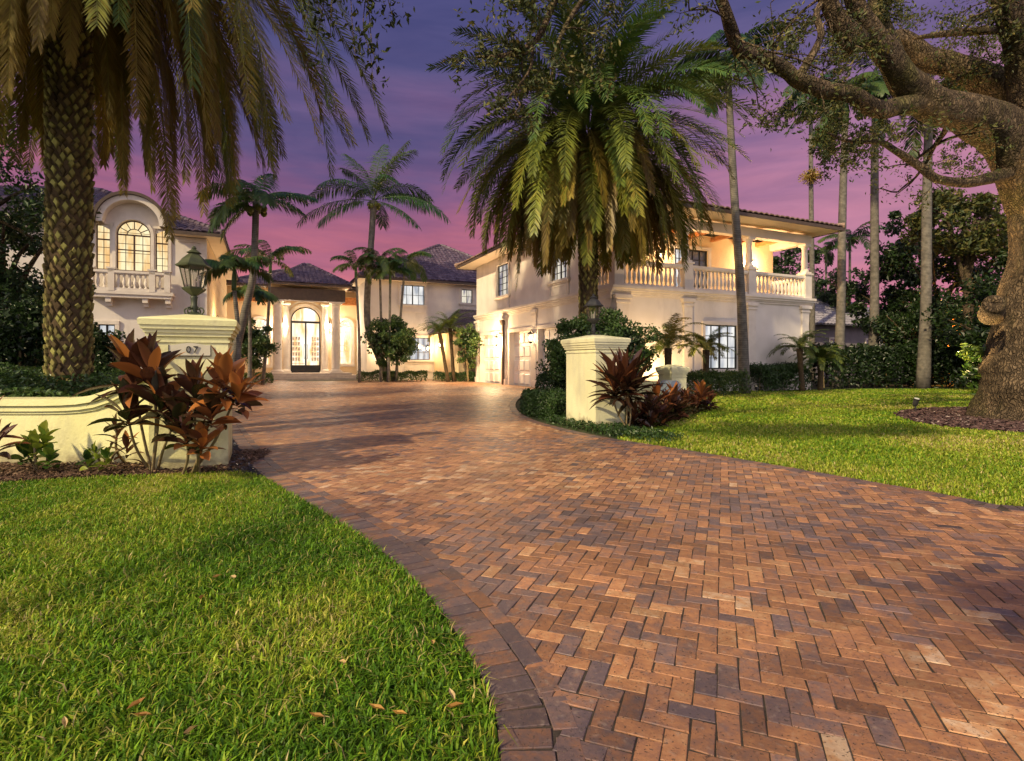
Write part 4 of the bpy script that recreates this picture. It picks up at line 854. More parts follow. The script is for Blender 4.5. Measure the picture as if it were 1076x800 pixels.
# low curved wall on the left
t = thing('garden_wall', 'low curved cream stucco wall running left from the numbered pillar', 'wall', (-4.2, 5.5, 0))
xs = np.linspace(0, 1, 40); px_ = -3.55-(xs)*6.5; py_ = 5.72+.1*np.sin(xs*pi)-xs*.15
tz = .715+.33*np.clip(1-xs/.16, 0, 1)**1.0*0+.30*(1/(1+np.exp((xs-.085)*42)))
mb, mc = MB(), MB(); th = .24
def wallstrip(m_, off0, off1, zf0, zf1):
    n = len(xs); V = []
    for i in range(n): V += [(px_[i], py_[i]-off0, zf0(i)), (px_[i], py_[i]-off0, zf1(i)), (px_[i], py_[i]+off1, zf1(i)), (px_[i], py_[i]+off1, zf0(i))]
    Q = []
    for i in range(n-1):
        for j in range(4): Q.append((i*4+j, i*4+(j+1) % 4, (i+1)*4+(j+1) % 4, (i+1)*4+j))
    Q += [(0, 1, 2, 3), ((n-1)*4, (n-1)*4+1, (n-1)*4+2, (n-1)*4+3)]; m_.add(V, Q)
wallstrip(mb, 0, th, lambda i: 0, lambda i: tz[i]-.16)
wallstrip(mc, .02, th+.02, lambda i: tz[i]-.16, lambda i: tz[i]-.13); wallstrip(mc, .045, th+.045, lambda i: tz[i]-.13, lambda i: tz[i]-.085); wallstrip(mc, .03, th+.03, lambda i: tz[i]-.085, lambda i: tz[i]-.07); wallstrip(mc, .075, th+.075, lambda i: tz[i]-.07, lambda i: tz[i])
mb.build('wall_body', M['pillar'], t); mc.build('coping', M['pillar'], t)
# low wall and mailbox beside the short pillar
t = thing('garden_wall', 'low pale stucco wall end sloping beside the short pillar', 'wall', (c2[0]-.3, c2[1]-.1, 0), TH)
mb = MB(); mb.box(-.9, .25, .05, .3, 0, .55); mb.build('wall_body', M['pillar'], t, world=False); mb = MB(); mb.frustum(-.95, .28, .0, .35, .55, .63, -.02, .0); mb.build('coping', M['pillar'], t, world=False)
mxp = np.array(((704-CX)/F*12.6, 12.6)); t = thing('mailbox', 'small grey blue mailbox among the red leaved plants', 'mailbox', (mxp[0], mxp[1], 0), TH)
M['mailbox'] = surf('mailbox_paint', (.16, .20, .27), (.2, .24, .31), 6, .45)
mb = MB(); a = np.linspace(0, pi, 9); V = []
for y in (-.18, .2): V += [(-.13, y, .42), (.13, y, .42)]+[(.13*cos(x), y, .60+.09*sin(x)) for x in a]
n = 11; Q = [(i, (i+1) % n, n+(i+1) % n, n+i) for i in range(n)]; V += [(0, -.18, .5), (0, .2, .5)]
mb.add(V, Q, [(i, (i+1) % n, 2*n) for i in range(n)]+[(n+i, n+(i+1) % n, 2*n+1) for i in range(n)]); mb.build('box', M['mailbox'], t, world=False)
mb = MB(); mb.box(-.14, .14, -.205, -.182, .41, .61); mb.build('door', M['mailbox'], t, world=False); mb = MB(); mb.box(-.045, .045, -.03, .06, 0, .42); mb.build('post', M['mailbox'], t, world=False)

# ---- lanterns
M['glass'] = mat('lantern_glass'); t_ = M['glass'].node_tree; n_ = t_.nodes.new; o = n_('ShaderNodeOutputMaterial'); tr = n_('ShaderNodeBsdfTransparent'); gl = n_('ShaderNodeBsdfGlossy'); gl.inputs[1].default_value = .05; gl.inputs[0].default_value = (.8, .8, .8, 1)
tr.inputs[0].default_value = (.9, .9, .86, 1); mixs = n_('ShaderNodeMixShader'); mixs.inputs[0].default_value = .16; t_.links.new(tr.outputs[0], mixs.inputs[1]); t_.links.new(gl.outputs[0], mixs.inputs[2]); t_.links.new(mixs.outputs[0], o.inputs[0])
def lantern(x, y, z, s, label, m, lit):
    t = thing('pillar_lantern', label, 'lantern', (x, y, z), TH+.3, 'lanterns on the gate pillars')
    c = (0, 0, 0)
    mb = MB(); mb.lathe(c, [(.13*s, 0), (.13*s, .015*s), (.09*s, .03*s), (.045*s, .05*s), (.04*s, .09*s), (.06*s, .12*s), (.04*s, .15*s), (.045*s, .24*s), (.05*s, .27*s), (.03*s, .29*s)], 16); mb.build('stem', M[m], t, world=False, shade=True)
    for k in range(4):
        a = k*pi/2+pi/4; d = np.array((cos(a), sin(a), 0)); mb = MB(); P = [d*.045*s+(0, 0, .12*s)]+[d*(.10*s+.045*s*cos(q))+np.array((0, 0, (.065+.045*sin(q))*s)) for q in np.linspace(pi*.8, -pi*.9, 8)]
        mb.tube(P, [.011*s]*9, 5); mb.build('scroll', M[m], t, world=False, shade=True)
    mb = MB(); mb.lathe(c, [(.03*s, .28*s), (.06*s, .30*s), (.12*s, .345*s), (.155*s, .375*s), (.16*s, .395*s), (.13*s, .40*s)], 6); mb.build('bowl', M[m], t, world=False)
    mb = MB()
    for k in range(6):
        a = k*pi/3; a2 = a+pi/3; p0 = np.array((cos(a)*.12*s, sin(a)*.12*s, .40*s)); p1 = np.array((cos(a)*.185*s, sin(a)*.185*s, .70*s)); mb.tube([p0, p1], [.009*s]*2, 4, smooth=0)
        q0 = np.array((cos(a2)*.12*s, sin(a2)*.12*s, .40*s)); q1 = np.array((cos(a2)*.185*s, sin(a2)*.185*s, .70*s)); mb.tube([p1, q1], [.01*s]*2, 4, smooth=0); mb.tube([p0, q0], [.008*s]*2, 4, smooth=0)
    mb.build('cage', M[m], t, world=False)
    mb = MB(); mb.lathe(c, [(.115*s, .402*s), (.18*s, .698*s)], 6, caps=False); g = mb.build('glass', M['glass'], t, world=False)
    mb = MB(); mb.lathe(c, [(.235*s, .695*s), (.24*s, .71*s), (.20*s, .74*s), (.15*s, .81*s), (.085*s, .87*s), (.07*s, .885*s), (.10*s, .90*s), (.06*s, .93*s), (.03*s, .95*s), (.035*s, .97*s), (.012*s, 1.0*s)], 6); mb.build('roof', M[m], t, world=False)
    mb = MB(); mb.tube([(0, 0, .40*s), (0, 0, .52*s)], [.022*s, .022*s], 8, smooth=0); 
    for k in range(3): a = k*2.1; mb.tube([(.05*s*cos(a), .05*s*sin(a), .42*s), (.05*s*cos(a), .05*s*sin(a), .58*s)], [.011*s, .009*s], 6, smooth=0)
    mb.build('candle', M['trim'], t, world=False)
    return t
cl_ = oL+U3*wL/2+V3*.38; lantern(cl_[0], cl_[1], 1.6, .745, 'large mossy green lantern on the pillar with the number plaque', 'lampmetal', 0)
cr2 = c1+U3*.28+V3*.5; lantern(cr2[0], cr2[1], 1.555, .72, 'smaller dark lantern with pale glass on the right gate pillar', 'lampdark', 0)
# ---- spotlights on the lawn
M['lens'] = emit('lens', (1, .8, .5), (1, .85, .6), .5)
def spot(px, py, label, aim, watt, ang=60, s=1.0):
    x, y = G(px, py); t = thing('spotlight', label, 'garden light', (x, y, 0), group='spotlights on the right lawn'); b = np.array((x, y, 0))
    mb = MB(); mb.tube([b, b+(0, 0, .16*s)], [.014*s, .014*s], 8, smooth=0); mb.build('stake', M['lampdark'], t)
    d = unit(np.array(aim)-(b+(0, 0, .24*s))); h = b+np.array((0, 0, .22*s)); mb = MB(); mb.tube([h-d*.08*s, h-d*.04*s, h+d*.06*s, h+d*.10*s], [.03*s, .05*s, .055*s, .065*s], 12, smooth=0); hd = mb.build('head', M['lampdark'], t)
    mb = MB(); mb.tube([h+d*.101*s, h+d*.104*s], [.05*s, .05*s], 12, smooth=0); mb.build('lens', M['lens'], hd)
    ld = bpy.data.lights.new('spot_beam', 'SPOT'); ld.energy = watt; ld.color = (1, .66, .30); ld.spot_size = radians(ang); ld.spot_blend = .6; ld.shadow_soft_size = .05; lo = bpy.data.objects.new('spot_beam', ld); SC.collection.objects.link(lo)
    lo.parent = hd; lo.location = h+d*.16*s-offs(hd); lo.rotation_euler = mathutils.Vector(-d).to_track_quat('Z', 'Y').to_euler()
spot(962, 434, 'small black spotlight on a stake aimed up at the oak', (9.0, 10.2, 5), 900, 95)
spot(795, 413.5, 'tiny black spotlight beside the tall slim palm', (8.3, 19.2, 5), 120, 50, .8)
spot(701, 417, 'black spotlight hidden behind the short pillar lighting the garage wall', (5.2, 19.5, 3.0), 300, 110)
# ------------------------------------------------------------------ plants
M['palm'] = leafmat('palm_leaf', [(0, (.16, .085, .022)), (.25, (.27, .20, .035)), (.45, (.17, .19, .025)), (.7, (.05, .10, .022)), (1, (.025, .07, .03))], .45, .22, .4)
M['coco'] = leafmat('coconut_leaf', [(0, (.20, .15, .04)), (.4, (.10, .14, .02)), (.7, (.035, .085, .025)), (1, (.02, .06, .035))], .4, .2, .4)
M['shrub'] = leafmat('shrub_leaf', [(0, (.02, .045, .012)), (.5, (.04, .085, .018)), (.85, (.09, .14, .03)), (1, (.16, .20, .05))], .4, .2, .45)
M['oakleaf'] = leafmat('oak_leaf', [(0, (.03, .045, .015)), (.5, (.055, .075, .02)), (.85, (.13, .12, .03)), (1, (.26, .17, .05))], .5, .25, .35)
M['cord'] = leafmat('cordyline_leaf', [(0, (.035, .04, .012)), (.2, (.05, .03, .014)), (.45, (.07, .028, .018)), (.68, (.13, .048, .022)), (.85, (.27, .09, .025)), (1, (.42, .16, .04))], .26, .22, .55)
M['bright'] = leafmat('bright_leaf', [(0, (.02, .05, .01)), (.5, (.07, .15, .02)), (1, (.30, .36, .04))], .35, .25, .5)
M['palmtrunk'] = surf('palm_trunk', (.11, .10, .085), (.20, .18, .15), 6, .9, .5, 40, .2)
M['coretrunk'] = surf('date_trunk_core', (.05, .035, .018), (.09, .06, .03), 12, .95, .6, 60)
M['boot'] = leafmat('leaf_base', [(0, (.09, .06, .03)), (.45, (.18, .15, .05)), (1, (.32, .31, .09))], .85, 0, .2)
M['bark'] = surf('oak_bark', (.085, .062, .04), (.20, .145, .09), 6, .95, 1.0, 20, .2, stain=((.11, .12, .025), 1.2), dist=.06)
M['stem'] = surf('plant_stem', (.16, .12, .06), (.26, .20, .10), 14, .85, .3, 60)
# vertical ridging for the oak bark
def add_ridges(m):
    t = m.node_tree; b = next(n for n in t.nodes if n.type == 'BUMP'); nz = b.inputs['Height'].links[0].from_node; tc = next(n for n in t.nodes if n.type == 'TEX_COORD')
    mp_ = t.nodes.new('ShaderNodeMapping'); mp_.inputs['Scale'].default_value = (1, 1, .22); t.links.new(tc.outputs['Object'], mp_.inputs[0]); t.links.new(mp_.outputs[0], nz.inputs['Vector'])
add_ridges(M['bark'])
def cracked(m):
    t = m.node_tree; n = t.nodes.new; l = t.links.new; b = next(x for x in t.nodes if x.type == 'BSDF_PRINCIPLED'); bp = next(x for x in t.nodes if x.type == 'BUMP'); tc = next(x for x in t.nodes if x.type == 'TEX_COORD'); src = b.inputs['Base Color'].links[0].from_socket; hs = bp.inputs['Height'].links[0].from_socket
    nz = n('ShaderNodeTexNoise'); nz.inputs['Scale'].default_value = 5; nz.inputs['Detail'].default_value = 4; l(tc.outputs['Object'], nz.inputs['Vector']); va = n('ShaderNodeVectorMath'); va.operation = 'MULTIPLY_ADD'; va.inputs[1].default_value = (.25, .25, .25); l(nz.outputs['Color'], va.inputs[0]); l(tc.outputs['Object'], va.inputs[2])
    mp_ = n('ShaderNodeMapping'); mp_.inputs['Scale'].default_value = (22, 22, 7); l(va.outputs[0], mp_.inputs[0]); vo = n('ShaderNodeTexVoronoi'); vo.feature = 'DISTANCE_TO_EDGE'; vo.inputs['Scale'].default_value = 1; l(mp_.outputs[0], vo.inputs['Vector'])
    r = n('ShaderNodeValToRGB'); r.color_ramp.elements[0].position = .0; r.color_ramp.elements[1].position = .22; r.color_ramp.elements[0].color = (.3, .3, .3, 1); r.color_ramp.elements[1].color = (1.15, 1.12, 1.08, 1); l(vo.outputs['Distance'], r.inputs[0])
    mx = n('ShaderNodeMixRGB'); mx.blend_type = 'MULTIPLY'; mx.inputs[0].default_value = .6; l(src, mx.inputs[1]); l(r.outputs[0], mx.inputs[2]); l(mx.outputs[0], b.inputs['Base Color'])
    ad_ = n('ShaderNodeMath'); ad_.operation = 'MULTIPLY_ADD'; ad_.inputs[1].default_value = .8; l(r.outputs[0], ad_.inputs[0]); l(hs, ad_.inputs[2]); l(ad_.outputs[0], bp.inputs['Height'])
cracked(M['bark'])
def ringed(m, s=16):
    t = m.node_tree; b = next(n for n in t.nodes if n.type == 'BSDF_PRINCIPLED'); src = b.inputs['Base Color'].links[0].from_socket; tc = next(n for n in t.nodes if n.type == 'TEX_COORD')
    w = t.nodes.new('ShaderNodeTexWave'); w.bands_direction = 'Z'; w.inputs['Scale'].default_value = s/6.28*2; w.inputs['Distortion'].default_value = 1.2; w.inputs['Detail'].default_value = 3; t.links.new(tc.outputs['Object'], w.inputs['Vector'])
    r = t.nodes.new('ShaderNodeValToRGB'); r.color_ramp.elements[0].position = .0; r.color_ramp.elements[0].color = (.55, .55, .55, 1); r.color_ramp.elements[1].position = .35; r.color_ramp.elements[1].color = (1, 1, 1, 1); t.links.new(w.outputs['Fac'], r.inputs[0])
    mx = t.nodes.new('ShaderNodeMixRGB'); mx.blend_type = 'MULTIPLY'; mx.inputs[0].default_value = 1; t.links.new(src, mx.inputs[1]); t.links.new(r.outputs[0], mx.inputs[2]); t.links.new(mx.outputs[0], b.inputs['Base Color'])
ringed(M['palmtrunk'])

def date_trunk(x, y, z1, r, parent, rows, per, flare=1.0, z0=0):
    core = MB(); zs_ = np.linspace(z0, z1, 20); core.tube([(x, y, z) for z in zs_], [r*.86*(1+.12*(i > 17)) for i in range(20)], 20, smooth=0); tr = core.build('trunk', M['coretrunk'], parent, shade=True)
    mb = MB(); dz = (z1-z0)/rows; wr = 2*pi/per
    for k in range(rows):
        z = z0+(k+.5)*dz; top = k/rows
        for j in range(per):
            a = (j+.5*(k % 2))*wr+k*.013+rng.normal(0, .05); zc = z+rng.normal(0, dz*.22); out_ = r*(rng.uniform(.07, .17)+.2*max(0, top-.8)*4*.5); hw = wr*.44*rng.uniform(.7, 1.15); hh = dz*.84*rng.uniform(.7, 1.2); R = r*.86
            def q(da, dz_, rr): return (x+cos(a+da)*rr, y+sin(a+da)*rr, zc+dz_)
            s = .62
            V = [q(-hw, 0, R), q(0, -hh, R), q(hw, 0, R), q(0, hh, R), q(-hw*s, hh*.12, R+out_), q(0, -hh*.35, R+out_*.75), q(hw*s, hh*.12, R+out_), q(0, hh*.72, R+out_*1.12)]
            b = np.clip(rng.normal(1, .25), .4, 1.6); tx = rng.random()
            T = np.array([(tx*.5, b*.45, 0)]*4+[(tx, b, 0)]*4); mb.add(V, [(0, 1, 5, 4), (1, 2, 6, 5), (2, 3, 7, 6), (3, 0, 4, 7), (4, 5, 6, 7)], tint=T)
    mb.build('leaf_bases', M['boot'], tr)
def date_palm(x, y, z1, r, label, fr, L_, rows, per, n=85, ll=.46, w=.03, z0=0, pw=.95):
    t = thing('date_palm', label, 'palm tree', (x, y, 0)); date_trunk(x, y, z1, r, t, rows, per, z0=z0)
    mb = MB()
    for (az, el, ln, droop, tx, br, *old) in fr:
        b = np.array((x+cos(az)*r*.7, y+sin(az)*r*.7, z1+.15+.25*max(0, el))); frond(mb, b, az, el, ln*L_, droop, ll*(.85 if old else 1), n, w, (tx, br), vee=.3 if old else .45, fwd=1.5 if old else .8, sag=.3, start=.13, segs=16, rr=.028, tw=rng.normal(0, .3), curl=rng.normal(0, .2), power=(.45 if pw < .6 else .6) if old else pw)
    mb.build('crown', M['palm'], t); return t
def ring_fr(n, el, eld, ln, droop, tx, br, azj=.2, a0=0, dd=.2):
    return [((k+a0)/n*2*pi+rng.normal(0, azj), el+rng.normal(0, eld), ln*rng.uniform(.88, 1.08), droop+rng.normal(0, dd), np.clip(tx+rng.normal(0, .06), 0, 1), br*rng.uniform(.75, 1.2)) for k in range(n)]
# right date palm, full crown with a skirt of old brown fronds
fr = ring_fr(20, 1.25, .14, .85, 1.0, .70, 1.1)+ring_fr(32, .95, .12, .95, 1.4, .68, 1.15, a0=.3)+ring_fr(38, .6, .12, .98, 1.6, .66, 1.2)+ring_fr(36, .25, .12, .98, 1.7, .56, 1.25, a0=.5)+ring_fr(36, -.1, .12, .95, 1.4, .44, 1.2)+ring_fr(30, -.45, .1, .85, 1.05, .38, 1.0, a0=.4)
date_palm(2.03, 14.5, 6.9, .27, 'big date palm with a full round crown and brown skirt in front of the garages', fr+[f_+('old',) for f_ in ring_fr(40, .15, .15, .92, 1.72, .16, 1.0)+ring_fr(34, -.3, .12, .84, 1.25, .24, 1.1, a0=.5)], 4.5, 58, 11, n=80, ll=.50, w=.032)
# left date palm, crown above the picture, long hanging fronds
fr = ring_fr(16, .8, .12, .92, 2.3, .62, 1.0)+ring_fr(30, .45, .12, .94, 1.98, .48, 1.0)+ring_fr(46, .1, .12, .85, 1.66, .32, 1.1, a0=.2)+[f_+('old',) for f_ in ring_fr(44, -.2, .12, .68, 1.36, .22, 1.15, a0=.5)+ring_fr(24, -.6, .1, .50, .95, .25, 1.0)]
date_palm(-6.1, 7.5, 7.75, .275, 'near date palm on the left with a diamond patterned trunk and long hanging fronds', fr, 5.9, 86, 15, n=165, ll=.40, w=.017, pw=.5)

def coco(x, y, path, R, label, fronds, L_, ll=.9, group=None, n=70, name='coconut_palm', m='coco', w=.06, shaft=None, nuts=True):
    t = thing(name, label, 'palm tree', (path[0][0], path[0][1], 0), group=group); mb = MB(); mb.tube(path, R, 12, sub=6); tr = mb.build('trunk', M['palmtrunk'], t, shade=True)
    top = np.array(path[-1], float)
    if shaft: mb = MB(); mb.tube([top-(0, 0, .1), top+(0, 0, shaft*.5), top+(0, 0, shaft)], [R[-1]*1.25, R[-1]*1.2, R[-1]*.6], 10, tint=(.6, 1, 0)); mb.build('crownshaft', M['coco'], t, shade=True); top = top+(0, 0, shaft*.9)
    mb = MB()
    for f in fronds: frond(mb, top, *f[:2], f[2]*L_, f[3], ll, n, w, (f[4], f[5]), vee=.1, fwd=.45, sag=.9, start=.16, segs=14, rr=.03 if L_ > 3 else .016, tw=rng.normal(0, .25), curl=rng.normal(0, .25), power=1.2)
    mb.build('crown', M[m], t)
    if nuts:
        mb = MB()
        for k in range(7): c = top+(cos(k*.9)*.28, sin(k*.9)*.28, -.25-.1*(k % 2)); mb.lathe(c, [(.02, -.14), (.10, -.08), (.12, 0), (.08, .1), (.02, .13)], 8, tint=(.3, .9, 0))
        mb.build('coconuts', M['coco'], t, shade=True)
    return t
Yc = 31; cp = [Wp(411, 396, 31.2), Wp(398, 374, Yc), Wp(387, 345, Yc), Wp(386, 310, Yc), Wp(389, 270, Yc), Wp(393, 211, Yc)]
cp[0][2] = 0
FR = [(pi*.98, .75, 1, 1.45, .75, 1), (pi*1.0, .15, 1.05, 1.0, .7, 1), (.25, .55, .95, 1.35, .7, 1), (-.1, .3, 1.05, 1.2, .75, 1), (.1, .85, .85, 1.8, .7, 1), (pi*.5, 1.4, .95, .5, .6, 1), (.5, 1.3, 1.0, .5, .5, 1.1), (-.6, 1.25, .9, 1.2, .55, 1), (2.8, 1.3, .9, .8, .6, 1), (pi*.9, 1.15, .75, .9, .7, 1), (-.4, -.25, .85, .6, .7, 1), (pi*1.15, -.1, .8, .9, .6, 1), (2.1, .9, .8, 1.3, .75, 1), (-2.2, .7, .85, 1.5, .7, 1), (-1.1, .8, .8, 1.6, .7, 1), (.9, .7, .9, 1.4, .75, 1), (1.7, .4, .8, 1.3, .8, 1)]
coco(0, 0, cp, [.30, .22, .19, .18, .17, .17], 'tall curved coconut palm against the pink sky in front of the entrance', FR, 4.4, 1.0, w=.048)
Y2 = 19; cp = [Wp(238, 405, Y2), Wp(247, 372, Y2), Wp(258, 325, Y2), Wp(266, 290, Y2), Wp(268, 250, Y2), Wp(269, 212, Y2)]; cp[0][2] = 0
coco(0, 0, cp, [.2, .15, .125, .12, .11, .11], 'leaning coconut palm rising behind the numbered pillar', [(pi*1.05, .9, .9, 1.9, .6, 1), (0., .45, .95, .95, .75, 1), (-.2, .15, .8, .9, .7, 1), (pi*.95, .3, .8, 1.6, .7, 1), (.4, .8, .8, 1.4, .7, 1), (-1.5, .9, .8, 2.0, .6, 1), (-1.9, .3, .8, 2.0, .55, 1), (1.6, 1.2, .8, .8, .7, 1), (2.4, .9, .8, 1.3, .7, 1), (pi*1.2, -.1, .8, 1.3, .6, 1), (-.9, .5, .8, 1.7, .6, 1), (pi, -.4, .75, .9, .5, 1)], 2.4, .62, w=.045)
def adonidia(px, py, Y, base_px, L_, label, sc=1.0, group='small slender palms before the house'):
    b = Wp(base_px, 396, Y); b[2] = 0; tp = Wp(px, py, Y); mid = (b+tp)/2+(rng.normal(0, .06), 0, 0)
    fr_ = [(k/11*2*pi+rng.normal(0, .2), rng.choice([.35, .7, 1.0]), rng.uniform(.85, 1.1), rng.uniform(1.3, 2.0), rng.uniform(.45, .75), rng.uniform(.8, 1.1)) for k in range(12)]
    coco(0, 0, [b, mid, tp], [.09*sc, .07*sc, .06*sc], label, fr_, L_, .45*sc, group, 36, 'slender_palm', 'coco', .05*sc, shaft=.55*sc, nuts=False)
for px, py, Y, bp, L_, lb in ((374, 290, 29, 378, 1.7, 'slender palm with a low crown, leftmost of the cluster at the entrance'), (399, 282, 30, 400, 1.9, 'slender palm whose crown touches the curved coconut trunk'), (425, 285, 30.5, 416, 1.9, 'slender palm with a leaning stem just left of the lit upper window'), (410, 296, 29.5, 408, 1.4, 'shortest slender palm of the cluster in front of the middle wing')):
    adonidia(px, py, Y, bp, L_, lb)
for px, py, Y, bp, L_, lb in ((284, 285, 26, 276, 2.0, 'slender palm standing before the left arched entrance window'), (246, 302, 17, 249, 1.35, 'slender palm between the left wing and the numbered pillar'), (262, 320, 22, 262, 1.2, 'small drooping palm behind the leaning coconut trunk')):
    adonidia(px, py, Y, bp, L_, lb)
# tall slim palms at the right, crowns high in the oak
def tall(px0, pyb, px1, py1, r, label, Y=None, L_=2.3, col=.7):
    g = G(px0, pyb) if Y is None else np.array(((px0-CX)/F*Y, Y)); Y = g[1]; tp = Wp(px1, py1, Y); b = np.array((g[0], g[1], 0)); P = [b, b*.7+tp*.3+(.05, 0, 0), b*.35+tp*.65, tp]
    fr_ = [(k/14*2*pi+rng.normal(0, .2), rng.choice([.2, .6, 1.0, -.2]), rng.uniform(.85, 1.1), rng.uniform(1.2, 1.9), rng.uniform(.5, .9), .9) for k in range(15)]
    coco(0, 0, P, [r*1.35, r, r*.9, r*.72], label, fr_, L_, .6, 'tall slim palms along the right lawn', 60, 'tall_palm', 'coco', .05, shaft=.8, nuts=False)
tall(782.5, 414.6, 765, 82, .145, 'tall slim palm nearest the balcony, its crown beside the date palm', L_=2.0)
tall(853, 400, 852, 105, .15, 'thin dark tall palm behind the balcony corner', Y=34, L_=3.0)
tall(880, 408, 888, 128, .17, 'pale tall palm rising past the end of the balcony roof', L_=2.6)
tall(917, 400, 920, 92, .19, 'tall palm standing in front of the neighbour house', Y=26, L_=2.8)
tall(970, 408.5, 976, 120, .20, 'thick pale tall palm between the neighbour house and the oak', L_=2.6)
t = thing('fruit_cluster', 'round brown fruit cluster hanging on the thin dark palm', 'fruit cluster', tuple(Wp(852, 186, 33.8))); mb = MB(); c = Wp(852, 186, 33.7)
for k in range(90): d = unit(rng.normal(size=3)); d[2] *= .7; mb.tube([c, c+d*rng.uniform(.35, .75)], [.03, .012], 3, smooth=0, tint=(.15, 1.5, 0))
leaves(mb, inball(500, c, (.75, .75, .5)), .14, .5, (.1, 1.6)); mb.build('fruit', M['palm'], t)
# pygmy date palms (arching, several)
def pygmy(px, pyb, Y, hpx, L_, label, nfr=26, lean=0, col=.6, ll=.22, base=None, w=.02, cat='palm', grp='small arching palms by the house walls'):
    b = Wp(base or px, pyb, Y); b[2] = 0; tp = Wp(px, hpx, Y); t = thing('pygmy_palm', label, cat, tuple(b), group=grp); mb = MB(); mb.tube([b, (b+tp)/2+(lean, 0, 0), tp], [.11, .09, .11], 10); mb.build('trunk', M['coretrunk'], t, shade=True); mb = MB()
    for k in range(nfr): frond(mb, tp, rng.uniform(0, 2*pi), rng.uniform(.25, 1.35), L_*rng.uniform(.8, 1.1), rng.uniform(1.2, 1.9), ll, 42, w, (np.clip(col+rng.normal(0, .08), 0, 1), rng.uniform(.8, 1.2)), vee=.2, fwd=.6, sag=.5, rr=.012, curl=rng.normal(0, .3))
    mb.build('crown', M['palm'], t)
pygmy(462, 395, 30, 350, 1.5, 'arching pygmy palm with a leaning stem in front of the middle wing', base=471); pygmy(473, 395, 30.3, 345, 1.6, 'pygmy palm nearest the garage corner', base=477)
pygmy(702, 412, 16.2, 366, 1.6, 'arching palm with upright stiff fronds behind the short pillar', 22, ll=.3, w=.03, col=.42); pygmy(742, 412, 17.4, 368, 1.15, 'dense pygmy palm close to the lit ground floor window', 30, col=.45)
pygmy(840, 409, 20.2, 366, 1.25, 'dark pygmy palm at the right corner of the garage wing', 26, base=843); pygmy(862, 409, 20.6, 378, 1.1, 'bushy dark pygmy palm between the house corner and the pale tall palm', 36)
# shrubs
def shrub(name, label, cat, c, rad, n, size, tint=(.5, 1), group=None, m='shrub', stem=True, ncl=26, clump=.3, hollow=.5, wd=.55, loc=None):
    t = thing(name, label, cat, (c[0], c[1], 0), group=group); mb = MB(); P, k = crown_pts(n, c, rad, ncl, clump, hollow); P = P[P[:, 2] > .03]; leaves(mb, P, size, wd, tint)
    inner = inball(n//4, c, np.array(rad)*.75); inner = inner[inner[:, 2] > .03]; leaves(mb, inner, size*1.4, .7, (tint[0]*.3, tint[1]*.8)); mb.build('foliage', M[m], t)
    if stem:
        mb = MB()
        for i in range(5): a = rng.uniform(0, 6.3); e = np.array(c)+(cos(a)*rad[0]*.5, sin(a)*rad[1]*.5, 0); mb.tube([(c[0], c[1], 0), (c[0]+cos(a)*.15, c[1]+sin(a)*.15, c[2]*.5), e], [.035, .03, .015], 5)
        mb.build('stem', M['stem'], t)
    return t
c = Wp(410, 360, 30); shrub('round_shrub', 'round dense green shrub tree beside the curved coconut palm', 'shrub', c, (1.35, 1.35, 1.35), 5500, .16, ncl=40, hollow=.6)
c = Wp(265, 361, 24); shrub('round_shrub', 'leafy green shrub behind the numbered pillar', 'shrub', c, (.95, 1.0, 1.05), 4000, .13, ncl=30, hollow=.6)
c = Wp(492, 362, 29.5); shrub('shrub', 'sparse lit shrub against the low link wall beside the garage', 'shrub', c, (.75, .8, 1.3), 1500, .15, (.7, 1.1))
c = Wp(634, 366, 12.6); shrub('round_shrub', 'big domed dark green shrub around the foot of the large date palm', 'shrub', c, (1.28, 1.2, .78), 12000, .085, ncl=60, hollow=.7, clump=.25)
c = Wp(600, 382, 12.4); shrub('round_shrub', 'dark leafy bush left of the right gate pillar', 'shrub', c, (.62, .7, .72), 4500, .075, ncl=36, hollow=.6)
def hedge(name, label, cat, A_, B_, wd, h, n, size, tint=(.5, 1), group=None, m='shrub', wav=.12):
    A_, B_ = np.array(A_, float), np.array(B_, float); L_ = np.linalg.norm(B_-A_); d = (B_-A_)/L_; nrm = np.array((-d[1], d[0])); s = rng.random(n); o = rng.uniform(-1, 1, n); z = rng.random(n)**.6
    k = rng.random(n); o = np.where(k < .4, np.sign(o)*(.85+.15*rng.random(n)), o); z = np.where(k > .6, .85+.2*rng.random(n), z)
    hh = h*(1+wav*(np.sin(s*L_*3.1+A_[0])+np.sin(s*L_*7.3))*.5+wav*rng.normal(0, .4, n)); o = o*np.sqrt(np.clip(1-.35*z**3, .2, 1))
    P = np.concatenate([A_+np.outer(s*L_, d)+np.outer(o*wd/2*(1+.1*np.sin(s*L_*5)), nrm), (z*hh)[:, None]], 1); t = thing(name, label, cat, ((A_[0]+B_[0])/2, (A_[1]+B_[1])/2, 0), group=group); mb = MB(); leaves(mb, P, size, .55, tint); mb.build('foliage', M[m], t)
    mb = MB()
    for i in range(max(3, int(L_/.6))): p = A_+d*L_*(i+.5)/max(3, int(L_/.6)); mb.tube([(p[0], p[1], 0), (p[0]+rng.normal(0, .05), p[1], h*.6)], [.02, .012], 5, smooth=0)
    mb.build('stem', M['stem'], t); return t
def gp_(px, py): return tuple(G(px, py))
hedge('hedge', 'low clipped hedge under the curved coconut palm left of the house corner', 'hedge', Wp(376, 0, 30.6)[:2], Wp(449, 0, 31.2)[:2], 1.2, .55, 5000, .10, (.6, 1))
hedge('hedge', 'short clipped hedge strip between the middle wing and the garage', 'hedge', Wp(457, 0, 31)[:2], Wp(500, 0, 30.8)[:2], 1.1, .5, 3500, .10, (.5, 1))
